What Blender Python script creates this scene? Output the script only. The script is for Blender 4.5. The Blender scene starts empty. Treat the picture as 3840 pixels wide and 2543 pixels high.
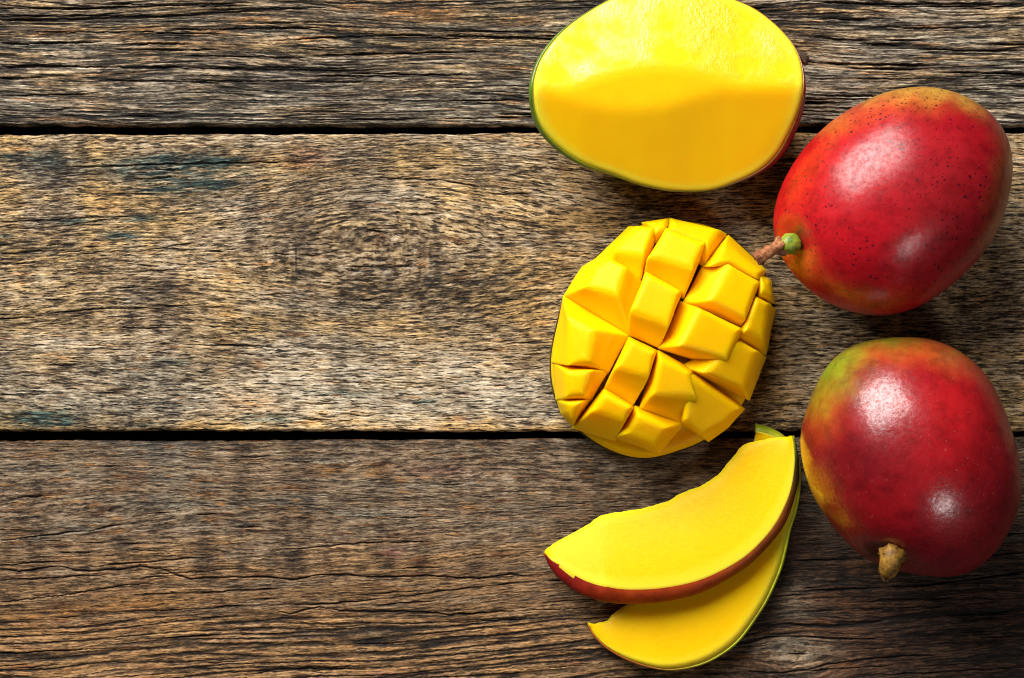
import bpy, bmesh, math, random
import numpy as np

SC = bpy.context.scene
COL = SC.collection

# ------------------------------------------------------------------ camera, world, lamps
K = 0.45 / 1024            # metres of table per pixel-wide step of the 1024 wide frame
CAM_H = 1.0                # camera height over the table top
cam_d = bpy.data.cameras.new("camera")
cam = bpy.data.objects.new("camera", cam_d)
COL.objects.link(cam)
cam.location = (0, 0, CAM_H)
cam_d.sensor_width = 36
cam_d.lens = 36 * CAM_H / 0.45
cam_d.clip_start = 0.05
cam_d.clip_end = 20
SC.camera = cam

w = bpy.data.worlds.new("World")
SC.world = w
w.use_nodes = True
w.node_tree.nodes["Background"].inputs[0].default_value = (0.92, 0.95, 1.0, 1)
w.node_tree.nodes["Background"].inputs[1].default_value = 0.022

def area(name, loc, target, sx, sy, power, col):
    d = bpy.data.lights.new(name, 'AREA')
    d.shape = 'RECTANGLE'; d.size = sx; d.size_y = sy
    d.energy = power; d.color = col
    o = bpy.data.objects.new(name, d)
    COL.objects.link(o)
    o.location = loc
    dx = [target[i] - loc[i] for i in range(3)]
    import mathutils
    o.rotation_euler = mathutils.Vector(dx).to_track_quat('-Z', 'Y').to_euler()
    return o
area("softbox_lamp", (-0.45, 0.88, 0.75), (-0.02, 0.0, 0), 1.0, 0.95, 41.0, (1.0, 0.965, 0.915))
area("small_lamp", (0.50, -0.60, 0.74), (0.12, -0.02, 0.03), 0.18, 0.18, 1.6, (1.0, 0.95, 0.92))

SC.view_settings.view_transform = 'Standard'
SC.view_settings.look = 'None'
SC.view_settings.exposure = 0.0
SC.view_settings.gamma = 1.0
SC.cycles.use_denoising = True
SC.cycles.max_bounces = 8
SC.cycles.filter_width = 1.0

# ------------------------------------------------------------------ helpers
def P(px, py, z=0.0):
    """point of the place that stands at height z on the sight line of photo pixel (3840 wide)"""
    k = 0.45 / 3840
    f = (CAM_H - z) / CAM_H
    return ((px - 1920) * k * f, (1271.5 - py) * k * f, z)

def zoomer(ox, oy, s):
    return lambda q: (ox + q[0] * s, oy + q[1] * s)

def empty(name, loc, label, cat, group=None, kind=None):
    o = bpy.data.objects.new(name, None)
    COL.objects.link(o)
    o.location = loc
    o.empty_display_size = 0.02
    o["label"] = label
    if cat: o["category"] = cat
    if group: o["group"] = group
    if kind: o["kind"] = kind
    return o

def mesh_obj(name, V, F, mat, parent=None, smooth=True, origin=None, parent_off=None):
    """V in world coordinates; object origin is put at its parent's spot"""
    V = np.asarray(V, dtype=np.float64)
    off = np.zeros(3)
    p = parent
    while p is not None:
        off += np.array(p.location); p = p.parent
    me = bpy.data.meshes.new(name)
    me.from_pydata((V - off).tolist(), [], F)
    me.update()
    if smooth:
        me.polygons.foreach_set("use_smooth", [True] * len(me.polygons))
    me.materials.append(mat)
    o = bpy.data.objects.new(name, me)
    COL.objects.link(o)
    if parent is not None: o.parent = parent
    bm = bmesh.new(); bm.from_mesh(me)
    bmesh.ops.recalc_face_normals(bm, faces=bm.faces)
    bm.to_mesh(me); bm.free()
    return o

def vcol(o, name, rgb):
    a = o.data.color_attributes.new(name, 'FLOAT_COLOR', 'POINT')
    n = len(o.data.vertices)
    arr = np.ones((n, 4), dtype=np.float32)
    arr[:, :rgb.shape[1]] = rgb
    a.data.foreach_set("color", arr.ravel())

def wpos(o):
    n = len(o.data.vertices)
    a = np.empty(n * 3, dtype=np.float32)
    o.data.vertices.foreach_get("co", a)
    a = a.reshape(-1, 3).astype(np.float64)
    p = o.parent
    while p is not None:
        a += np.array(p.location); p = p.parent
    return a

# gradient noise, vectorised
def _h(ix, iy, seed):
    h = (ix.astype(np.int64) * 374761393 + iy.astype(np.int64) * 668265263 + seed * 2147483647 + 1013904223) & 0xFFFFFFFF
    h = ((h ^ (h >> 13)) * 1274126177) & 0xFFFFFFFF
    h = ((h ^ (h >> 16)) * 2246822519) & 0xFFFFFFFF
    return (h ^ (h >> 15))
_ANG = np.arange(256) * (2 * np.pi / 256)
_GX = np.cos(_ANG).astype(np.float32); _GY = np.sin(_ANG).astype(np.float32)
def noise(x, y, seed=0):
    x = np.asarray(x, dtype=np.float32); y = np.asarray(y, dtype=np.float32)
    x0 = np.floor(x); y0 = np.floor(y)
    fx = x - x0; fy = y - y0
    ix = x0.astype(np.int32); iy = y0.astype(np.int32)
    sx = fx * fx * fx * (fx * (fx * 6 - 15) + 10)
    sy = fy * fy * fy * (fy * (fy * 6 - 15) + 10)
    def g(dx, dy):
        k = _h(ix + dx, iy + dy, seed) & 255
        return _GX[k] * (fx - dx) + _GY[k] * (fy - dy)
    a = g(0, 0); b = g(1, 0); c = g(0, 1); d = g(1, 1)
    return 1.5 * ((a * (1 - sx) + b * sx) * (1 - sy) + (c * (1 - sx) + d * sx) * sy)
def sstep(a, b, x):
    t = np.clip((x - a) / (b - a), 0, 1)
    return t * t * (3 - 2 * t)
def blob(u, v, cu, cv, su, sv, slope=0.0):
    return np.exp(-((u - cu) / su) ** 2 - ((v - cv - slope * (u - cu)) / sv) ** 2)

def closed_curve(pts, n):
    """closed Catmull-Rom through pts, n points evenly spaced"""
    p = np.array(pts, dtype=np.float64); m = len(p)
    out = []
    for i in range(m):
        a, b, c, d = p[i - 1], p[i], p[(i + 1) % m], p[(i + 2) % m]
        for t in np.linspace(0, 1, 12, endpoint=False):
            out.append(0.5 * (2 * b + (c - a) * t + (2 * a - 5 * b + 4 * c - d) * t * t + (3 * b - a - 3 * c + d) * t ** 3))
    out = np.array(out)
    q = np.vstack([out, out[:1]])
    s = np.concatenate([[0], np.cumsum(np.linalg.norm(np.diff(q, axis=0), axis=1))])
    t = np.linspace(0, s[-1], n, endpoint=False)
    return np.stack([np.interp(t, s, q[:, i]) for i in range(p.shape[1])], 1)
def open_curve(pts, n, smooth=True):
    p = np.array(pts, dtype=np.float64); m = len(p)
    out = []
    for i in range(m - 1):
        b, c = p[i], p[i + 1]
        a = p[i - 1] if i else 2 * b - c
        d = p[i + 2] if i + 2 < m else 2 * c - b
        for t in np.linspace(0, 1, 12, endpoint=False):
            out.append(0.5 * (2 * b + (c - a) * t + (2 * a - 5 * b + 4 * c - d) * t * t + (3 * b - a - 3 * c + d) * t ** 3))
    out.append(p[-1]); q = np.array(out)
    s = np.concatenate([[0], np.cumsum(np.linalg.norm(np.diff(q, axis=0), axis=1))])
    t = np.linspace(0, s[-1], n)
    return np.stack([np.interp(t, s, q[:, i]) for i in range(p.shape[1])], 1)

def polar(outline, centre, n, order=9):
    """smooth polar radius of a traced outline round centre"""
    q = closed_curve(outline, 720) - np.array(centre)
    th = np.arctan2(q[:, 1], q[:, 0]); r = np.linalg.norm(q, axis=1)
    i = np.argsort(th); th = th[i]; r = r[i]
    t = np.linspace(-np.pi, np.pi, 720, endpoint=False)
    rr = np.interp(t, np.concatenate([th - 2 * np.pi, th, th + 2 * np.pi]), np.tile(r, 3))
    f = np.fft.rfft(rr); f[order + 1:] = 0
    f2 = f.copy(); f2[3:] = 0
    tt = np.linspace(-np.pi, np.pi, n, endpoint=False)
    return tt, np.interp(tt, t, np.fft.irfft(f, 720), period=2 * np.pi), np.interp(tt, t, np.fft.irfft(f2, 720), period=2 * np.pi)

# ------------------------------------------------------------------ materials
def newmat(name):
    m = bpy.data.materials.new(name)
    m.use_nodes = True
    nt = m.node_tree
    return m, nt, nt.nodes["Principled BSDF"]
def N(nt, t, **kw):
    n = nt.nodes.new(t)
    for k, v in kw.items(): setattr(n, k, v)
    return n
def mixc(nt, fac, a, b, mode='MIX'):
    n = N(nt, "ShaderNodeMix", data_type='RGBA', blend_type=mode)
    for sock, val in ((n.inputs[0], fac), (n.inputs[6], a), (n.inputs[7], b)):
        if isinstance(val, (int, float)): sock.default_value = val
        elif isinstance(val, tuple): sock.default_value = (*val, 1) if len(val) == 3 else val
        else: nt.links.new(val, sock)
    return n.outputs[2]
def mth(nt, op, a, b=None, clamp=False):
    n = N(nt, "ShaderNodeMath", operation=op, use_clamp=clamp)
    for i, val in enumerate((a, b)):
        if val is None: continue
        if isinstance(val, (int, float)): n.inputs[i].default_value = val
        else: nt.links.new(val, n.inputs[i])
    return n.outputs[0]
def ramp(nt, fac, stops):
    n = N(nt, "ShaderNodeValToRGB")
    e = n.color_ramp.elements
    while len(e) < len(stops): e.new(0.5)
    for el, (p, c) in zip(e, stops):
        el.position = p; el.color = (*c, 1) if len(c) == 3 else c
    nt.links.new(fac, n.inputs[0])
    return n.outputs[0]
def tex(nt, scale, detail=2, rough=0.5, vec=None, kind="ShaderNodeTexNoise"):
    n = N(nt, kind)
    n.inputs["Scale"].default_value = scale
    if "Detail" in n.inputs: n.inputs["Detail"].default_value = detail
    if "Roughness" in n.inputs: n.inputs["Roughness"].default_value = rough
    if vec is not None: nt.links.new(vec, n.inputs["Vector"])
    return n
def objvec(nt, sx=1, sy=1, sz=1, loc=(0, 0, 0)):
    c = N(nt, "ShaderNodeTexCoord"); m = N(nt, "ShaderNodeMapping")
    m.inputs["Scale"].default_value = (sx, sy, sz); m.inputs["Location"].default_value = loc
    nt.links.new(c.outputs["Object"], m.inputs["Vector"])
    return m.outputs[0]

def gvec(nt, su, sq, off=0.0):
    a = N(nt, "ShaderNodeAttribute", attribute_name="fibre"); m = N(nt, "ShaderNodeMapping")
    m.inputs["Scale"].default_value = (su, sq, 1); m.inputs["Location"].default_value = (off, off * 0.7, off * 1.3)
    nt.links.new(a.outputs["Vector"], m.inputs["Vector"])
    return m.outputs[0]

def wood_material(name, dark, mid, light, pale, warm_tint, fleck_amt, dirt_shade_tint=(0.32, 0.22, 0.15)):
    m, nt, b = newmat(name)
    A = N(nt, "ShaderNodeAttribute", attribute_name="grain")      # tone, warm, grey | green
    B = N(nt, "ShaderNodeAttribute", attribute_name="stain_shade")      # orange, dark (dirt and painted light falloff), crevice | red
    sa = N(nt, "ShaderNodeSeparateColor"); nt.links.new(A.outputs["Color"], sa.inputs[0])
    sb = N(nt, "ShaderNodeSeparateColor"); nt.links.new(B.outputs["Color"], sb.inputs[0])
    fine = tex(nt, 1.0, 4, 0.68, gvec(nt, 125, 1150))
    fleck = tex(nt, 1.0, 3, 0.7, gvec(nt, 430, 1250, 3.0))
    t = mth(nt, 'ADD', sa.outputs[0], mth(nt, 'MULTIPLY', mth(nt, 'SUBTRACT', fine.outputs[0], 0.5), 1.0))
    t = mth(nt, 'ADD', t, mth(nt, 'MULTIPLY', mth(nt, 'SUBTRACT', fleck.outputs[0], 0.5), 0.95), True)
    c = ramp(nt, t, [(0.10, dark), (0.38, mid), (0.64, light), (0.95, pale)])
    fk = tex(nt, 1.0, 2, 0.55, gvec(nt, 150, 1300, 7.0))
    fm = mth(nt, 'MULTIPLY', mth(nt, 'MULTIPLY', mth(nt, 'SUBTRACT', fk.outputs[0], 0.56, True), 14.0, True), fleck_amt)
    c = mixc(nt, fm, c, dark)
    fp = mth(nt, 'MULTIPLY', mth(nt, 'MULTIPLY', mth(nt, 'SUBTRACT', 0.43, fk.outputs[0], True), 8.0, True), fleck_amt * 0.45)
    c = mixc(nt, fp, c, pale)
    lum = N(nt, "ShaderNodeRGBToBW"); nt.links.new(c, lum.inputs[0])
    def tint(c, fac, col):
        tc = mixc(nt, 1.0, lum.outputs[0], col, 'MULTIPLY')
        return mixc(nt, fac, c, tc)
    c = tint(c, sa.outputs[1], warm_tint)
    c = tint(c, sa.outputs[2], (1.17, 1.0, 0.73))
    c = tint(c, A.outputs["Alpha"], (0.34, 0.62, 0.52))
    c = tint(c, sb.outputs[0], (1.75, 0.80, 0.22))
    c = tint(c, B.outputs["Alpha"], (1.15, 0.42, 0.45))
    c = mixc(nt, sb.outputs[1], c, mixc(nt, 1.0, c, dirt_shade_tint, 'MULTIPLY'))
    c = mixc(nt, sb.outputs[2], c, (0.007, 0.005, 0.004))
    nt.links.new(c, b.inputs["Base Color"])
    b.inputs["Roughness"].default_value = 0.72
    b.inputs["Specular IOR Level"].default_value = 0.28
    bp = N(nt, "ShaderNodeBump"); bp.inputs["Strength"].default_value = 0.8; bp.inputs["Distance"].default_value = 0.0005
    hh = mth(nt, 'ADD', mth(nt, 'SUBTRACT', fine.outputs[0], fm), mth(nt, 'MULTIPLY', fleck.outputs[0], 0.5))
    nt.links.new(hh, bp.inputs["Height"]); nt.links.new(bp.outputs[0], b.inputs["Normal"])
    return m

def flesh_material(name, base, deep, gloss=0.36, bump=0.15, wet=False):
    m, nt, b = newmat(name)
    v = objvec(nt)
    n1 = tex(nt, 55, 3, 0.55, v)
    n2 = tex(nt, 420, 2, 0.6, v)
    f = mth(nt, 'MULTIPLY', mth(nt, 'SUBTRACT', n1.outputs[0], 0.38, True), 1.6, True)
    c = mixc(nt, f, base, deep)
    c = mixc(nt, mth(nt, 'MULTIPLY', n2.outputs[0], 0.15), c, (0.95, 0.56, 0.001))
    ra = N(nt, "ShaderNodeAttribute", attribute_name="rim")
    c = mixc(nt, mth(nt, 'MULTIPLY', ra.outputs["Fac"], 0.85), c, (0.86, 0.72, 0.045))
    nt.links.new(c, b.inputs["Base Color"])
    b.inputs["Roughness"].default_value = gloss
    b.inputs["Specular IOR Level"].default_value = 0.10
    b.inputs["Subsurface Weight"].default_value = 0.7
    b.inputs["Subsurface Radius"].default_value = (1.0, 0.55, 0.05)
    b.inputs["Subsurface Scale"].default_value = 0.008
    bp = N(nt, "ShaderNodeBump"); bp.inputs["Strength"].default_value = bump; bp.inputs["Distance"].default_value = 0.0008
    h = mth(nt, 'ADD', n2.outputs[0], n1.outputs[0])
    if wet:
        fib = tex(nt, 1.0, 3, 0.65, objvec(nt, 760, 480, 400))
        pat = tex(nt, 42, 3, 0.6, v)
        pm = mth(nt, 'MULTIPLY', mth(nt, 'SUBTRACT', pat.outputs[0], 0.42, True), 6.0, True)
        wa = N(nt, "ShaderNodeAttribute", attribute_name="wet")
        h = mth(nt, 'MULTIPLY', mth(nt, 'ADD', n1.outputs[0], mth(nt, 'MULTIPLY', fib.outputs[0], 2.2)), mth(nt, 'ADD', mth(nt, 'MULTIPLY', wa.outputs["Fac"], pm), 0.06))
        r = mth(nt, 'SUBTRACT', 0.55, mth(nt, 'MULTIPLY', pm, 0.27))
        r = mth(nt, 'ADD', mth(nt, 'MULTIPLY', r, wa.outputs["Fac"]), mth(nt, 'MULTIPLY', mth(nt, 'SUBTRACT', 1.0, wa.outputs["Fac"]), 0.55))
        nt.links.new(r, b.inputs["Roughness"])
        nt.links.new(mth(nt, 'ADD', mth(nt, 'MULTIPLY', mth(nt, 'MULTIPLY', wa.outputs["Fac"], pm), 0.6), 0.12), b.inputs["Specular IOR Level"])
    nt.links.new(h, bp.inputs["Height"]); nt.links.new(bp.outputs[0], b.inputs["Normal"])
    return m

def skin_material(name, rough, coat, coat_rough, dots, dot_col, dot_size=1.0, bump=0.1, spec=0.5):
    m, nt, b = newmat(name)
    A = N(nt, "ShaderNodeAttribute", attribute_name="blush")
    v = objvec(nt)
    c = A.outputs["Color"]
    n1 = tex(nt, 130, 4, 0.65, v)
    n2 = tex(nt, 45, 3, 0.6, v)
    c = mixc(nt, 1.0, c, ramp(nt, n1.outputs[0], [(0.3, (0.66, 0.6, 0.6)), (0.5, (1, 1, 1)), (0.7, (1.15, 1.3, 1.2))]), 'MULTIPLY')
    c = mixc(nt, 1.0, c, ramp(nt, n2.outputs[0], [(0.3, (0.84, 0.8, 0.82)), (0.5, (1, 1, 1)), (0.72, (1.06, 1.15, 1.05))]), 'MULTIPLY')
    # breathing pores: small dots of uneven size, thick in some patches and absent in others
    for scale, size, amt, off in ((430, 0.42, 0.9, 0.0), (640, 0.45, 0.9, 3.1), (900, 0.45, 0.7, 5.3)):
        dv = objvec(nt, 1, 1, 1, (off, off, 0))
        warp = tex(nt, 900, 1, 0.5, dv)
        wv = N(nt, "ShaderNodeVectorMath", operation='SCALE'); wv.inputs[3].default_value = 0.0011
        nt.links.new(warp.outputs["Color"], wv.inputs[0])
        ad = N(nt, "ShaderNodeVectorMath", operation='ADD')
        nt.links.new(dv, ad.inputs[0]); nt.links.new(wv.outputs[0], ad.inputs[1])
        vo = tex(nt, scale, 0, 0.5, ad.outputs[0], "ShaderNodeTexVoronoi")
        sep = N(nt, "ShaderNodeSeparateColor"); nt.links.new(vo.outputs["Color"], sep.inputs[0])
        rad = mth(nt, 'MULTIPLY', mth(nt, 'SUBTRACT', sep.outputs[0], 0.42, True), size * 1.2 * dot_size)
        d = mth(nt, 'LESS_THAN', vo.outputs["Distance"], rad)
        soft = mth(nt, 'MULTIPLY', mth(nt, 'SUBTRACT', rad, vo.outputs["Distance"], True), 14.0, True)
        patch = tex(nt, 34, 2, 0.5, dv)
        pm = mth(nt, 'MULTIPLY', mth(nt, 'SUBTRACT', patch.outputs[0], 0.33, True), 5.0, True)
        c = mixc(nt, mth(nt, 'MULTIPLY', mth(nt, 'MULTIPLY', soft, pm), dots * amt), c, dot_col)
    nt.links.new(c, b.inputs["Base Color"])
    rr = mth(nt, 'ADD', rough - 0.08, mth(nt, 'MULTIPLY', n2.outputs[0], 0.18))
    nt.links.new(rr, b.inputs["Roughness"])
    n5 = tex(nt, 480, 4, 0.7, v)
    nt.links.new(mth(nt, 'MULTIPLY', ramp(nt, n5.outputs[0], [(0.36, (0.5, 0.5, 0.5)), (0.6, (1.1, 1.1, 1.1))]), spec), b.inputs["Specular IOR Level"])
    n4 = tex(nt, 700, 3, 0.7, v)
    nt.links.new(mth(nt, 'MULTIPLY', ramp(nt, n4.outputs[0], [(0.36, (0.35, 0.35, 0.35)), (0.58, (1, 1, 1))]), coat), b.inputs["Coat Weight"])
    b.inputs["Coat IOR"].default_value = 1.75
    b.inputs["Coat Roughness"].default_value = coat_rough
    b.inputs["Subsurface Weight"].default_value = 0.06
    b.inputs["Subsurface Radius"].default_value = (1.0, 0.3, 0.1)
    b.inputs["Subsurface Scale"].default_value = 0.003
    bp = N(nt, "ShaderNodeBump"); bp.inputs["Strength"].default_value = bump; bp.inputs["Distance"].default_value = 0.0006
    n3 = tex(nt, 260, 3, 0.6, v)
    nt.links.new(mth(nt, 'ADD', n3.outputs[0], mth(nt, 'MULTIPLY', n2.outputs[0], 2.0)), bp.inputs["Height"])
    nt.links.new(bp.outputs[0], b.inputs["Normal"])
    nt.links.new(bp.outputs[0], b.inputs["Coat Normal"])
    return m

def bark_material(name, c0, c1, c2, scale=500, rough=0.7):
    m, nt, b = newmat(name)
    v = objvec(nt)
    n = tex(nt, scale, 4, 0.65, v)
    c = ramp(nt, n.outputs[0], [(0.3, c0), (0.5, c1), (0.72, c2)])
    nt.links.new(c, b.inputs["Base Color"])
    b.inputs["Roughness"].default_value = rough
    bp = N(nt, "ShaderNodeBump"); bp.inputs["Strength"].default_value = 0.6; bp.inputs["Distance"].default_value = 0.0006
    nt.links.new(n.outputs[0], bp.inputs["Height"]); nt.links.new(bp.outputs[0], b.inputs["Normal"])
    return m

# ------------------------------------------------------------------ the table: three weathered planks over a dark board
table = empty("wooden_table", (0, 0, 0), "rustic table of weathered grey brown planks under the mangoes", None, kind="structure")

def uaxis():
    return np.concatenate([np.arange(-200, -16, 8.0), np.arange(-16, 1040, 1.6), np.arange(1040, 1232, 8.0)])

def crack_field(u, v, cracks, seed, rnd):
    """depth 0..1 and colour width of cracks given as polylines (u, v) with a half width"""
    d = np.zeros_like(u)
    uu = u[0]
    jit = noise(uu / 14.0, np.full_like(uu, seed * 3.7), seed) * 0.8 + noise(uu / 4.0, np.full_like(uu, seed * 1.3), seed + 1) * 0.35
    for i, (pts, wd) in enumerate(cracks):
        pu = [p[0] for p in pts]; pv = [p[1] for p in pts]
        m = (uu >= pu[0]) & (uu <= pu[-1])
        if m.sum() < 3: continue
        vc = np.interp(uu, pu, pv) + np.roll(jit, i * 37)
        L = pu[-1] - pu[0]
        tp = np.clip(np.minimum(uu - pu[0] + (20 if pu[0] <= 0 else 0), pu[-1] - uu + (20 if pu[-1] >= 1020 else 0)) / min(30.0, L * 0.4), 0, 1)
        wv = wd * 1.25 * (0.65 + 0.6 * noise(uu / 25.0, np.full_like(uu, i * 5.1), seed + 7)) * (0.35 + 0.65 * tp)
        cols = np.where(m)[0]
        c0, c1 = cols[0], cols[-1] + 1
        lo, hi = vc[c0:c1].min() - 8, vc[c0:c1].max() + 8
        rows = np.where((v[:, 0] > lo) & (v[:, 0] < hi))[0]
        if len(rows) == 0: continue
        r0, r1 = rows[0], rows[-1] + 1
        dd = tp[None, c0:c1] * np.exp(-((v[r0:r1, c0:c1] - vc[None, c0:c1]) / np.maximum(wv[None, c0:c1], 0.25)) ** 2)
        d[r0:r1, c0:c1] = np.maximum(d[r0:r1, c0:c1], dd)
    return d

def random_cracks(rnd, n, v0, v1, lmin, lmax, wmin, wmax, slope=0.0, q=None):
    out = []
    for _ in range(n):
        L = rnd.uniform(lmin, lmax); us = rnd.uniform(-60, 1040); vs = rnd.uniform(v0, v1)
        k = rnd.uniform(-0.012, 0.012) + slope
        pts = []
        vv = vs
        for j in range(7):
            pts.append((us + L * j / 6, vv)); vv += k * L / 6 + rnd.uniform(-0.6, 0.6)
        out.append((pts, rnd.uniform(wmin, wmax)))
    return out

def make_plank(name, v_lo, v_hi, slope_lo, slope_hi, fields, mat, seed, label=None):
    """grid over the plank's top, rolled over its long edges; fields() gives relief and colour masks"""
    ua = uaxis()
    dense = np.arange(max(v_lo, -12), min(v_hi, 690) + 0.01, 0.6)
    va = dense
    if v_lo < -12: va = np.concatenate([np.arange(v_lo, -12, 5.0), va])
    if v_hi > 690: va = np.concatenate([va, np.arange(va[-1] + 3, v_hi, 5.0)])
    U, V = np.meshgrid(ua.astype(np.float32), va.astype(np.float32))
    H, A, B, Q = fields(U, V)
    nu, nv = len(ua), len(va)
    # uneven long edges: pull rows near the edge along with a wavy line and round them down
    e_lo = noise(ua / 70.0, ua * 0 + 11.3, seed) * 1.3 + noise(ua / 14.0, ua * 0 + 4.1, seed + 1) * 0.7 + 2.2 * np.clip(noise(ua / 22.0, ua * 0 + 2.2, seed + 11) - 0.45, 0, 1)
    e_hi = noise(ua / 80.0, ua * 0 + 21.3, seed + 2) * 1.5 + noise(ua / 16.0, ua * 0 + 8.1, seed + 3) * 0.8 + 3.0 * np.clip(noise(ua / 24.0, ua * 0 + 5.2, seed + 12) - 0.42, 0, 1)
    e_lo = e_lo + slope_lo * (ua - 512) / 1024; e_hi = e_hi - slope_hi * (ua - 512) / 1024
    dl = V - v_lo; dh = v_hi - V
    Vp = V + e_lo[None] * np.exp(-dl / 5.0) - e_hi[None] * np.exp(-dh / 5.0)
    X = (U - 512) * K; Y = (339 - Vp) * K
    rl = 2.6 + 1.0 * noise(U[0] / 40.0, U[0] * 0 + 3.3, seed + 5)[None]
    rh = 3.2 + 1.4 * noise(U[0] / 34.0, U[0] * 0 + 6.3, seed + 6)[None]
    roll = -(np.clip(1 - dl / rl, 0, 1) ** 2) * 1.1e-3 - (np.clip(1 - dh / rh, 0, 1) ** 2) * 1.5e-3
    edge = np.exp(-np.minimum(dl, dh) / 2.2)
    Z = H * K * (1 - 0.6 * edge) + roll
    B[..., 1] = np.clip(B[..., 1] + 0.55 * np.exp(-np.minimum(dl, dh) / 1.6) * (0.6 + 0.8 * noise(U / 20, V / 4, seed + 9)), 0, 1)
    top = np.stack([X, Y, Z], -1)
    # side rows wrap round the section
    def side(row, zs, dy):
        out = []
        for z, d in zip(zs, dy):
            r = row.copy(); r[:, 2] = z; r[:, 1] += d
            out.append(r)
        return out
    loSide = side(top[0], [-0.022, -0.012, -0.004], [-0.0008, 0.0, 0.0003])     # towards +y
    hiSide = side(top[-1], [-0.004, -0.012, -0.022], [-0.0003, 0.0, 0.0008])
    rows = np.concatenate([np.stack(loSide), top, np.stack(hiSide)], 0)
    A = np.concatenate([np.repeat(A[:1], 3, 0), A, np.repeat(A[-1:], 3, 0)], 0)
    B = np.concatenate([np.repeat(B[:1], 3, 0), B, np.repeat(B[-1:], 3, 0)], 0)
    R = rows.shape[0]
    idx = np.arange(R * nu).reshape(R, nu)
    q = np.stack([idx[:-1, :-1], idx[1:, :-1], idx[1:, 1:], idx[:-1, 1:]], -1).reshape(-1, 4)
    # underside closes the board
    qb = np.stack([idx[-1, :-1], idx[0, :-1], idx[0, 1:], idx[-1, 1:]], -1)
    q = np.concatenate([q, qb], 0)
    me = bpy.data.meshes.new(name)
    nV = R * nu; nF = len(q)
    caps = [idx[::-1, 0], idx[:, -1]]
    me.vertices.add(nV)
    me.vertices.foreach_set("co", rows.reshape(-1).astype(np.float32))
    loops = np.concatenate([q.reshape(-1)] + caps).astype(np.int32)
    starts = np.concatenate([np.arange(nF) * 4, [nF * 4, nF * 4 + R]]).astype(np.int32)
    me.loops.add(len(loops)); me.loops.foreach_set("vertex_index", loops)
    me.polygons.add(nF + 2); me.polygons.foreach_set("loop_start", starts)
    me.polygons.foreach_set("use_smooth", np.ones(nF + 2, dtype=bool))
    me.update(calc_edges=True); me.validate()
    me.materials.append(mat)
    o = bpy.data.objects.new(name, me)
    COL.objects.link(o); o.parent = table
    if label: o["label"] = label
    Q = np.concatenate([np.repeat(Q[:1], 3, 0), Q, np.repeat(Q[-1:], 3, 0)], 0)
    UU = np.broadcast_to(ua[None].astype(np.float32), Q.shape)
    fa = me.attributes.new("fibre", 'FLOAT_VECTOR', 'POINT')
    fa.data.foreach_set("vector", np.ascontiguousarray(np.stack([UU * K, Q * K, np.full(Q.shape, seed * 0.37)], -1), dtype=np.float32).ravel())
    vcol(o, "grain", A.reshape(-1, 4)); vcol(o, "stain_shade", B.reshape(-1, 4))
    return o

def base_fibre(u, q, s):
    """fibres along the grain coordinate q"""
    a = noise(u / 55, q / 2.6, s) * 0.8
    b = noise(u / 24, q / 1.35, s + 1) * 0.8
    c = noise(u / 110, q / 7.5, s + 2) * 0.7
    d = noise(u / 10, q / 1.0, s + 3) * 0.5
    return a, b, c, d

def fine_lines(u, q, s, lu, lv, wdt):
    """thin dark lines along the grain, broken up"""
    n = noise(u / lu, q / lv, s) + 0.25 * noise(u / (lu * 0.3), q / (lv * 0.5), s + 1)
    m = np.clip(0.55 + 1.1 * noise(u / (lu * 0.9), q / (lv * 1.3), s + 2), 0, 1)
    return np.exp(-(n / wdt) ** 2) * m

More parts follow.
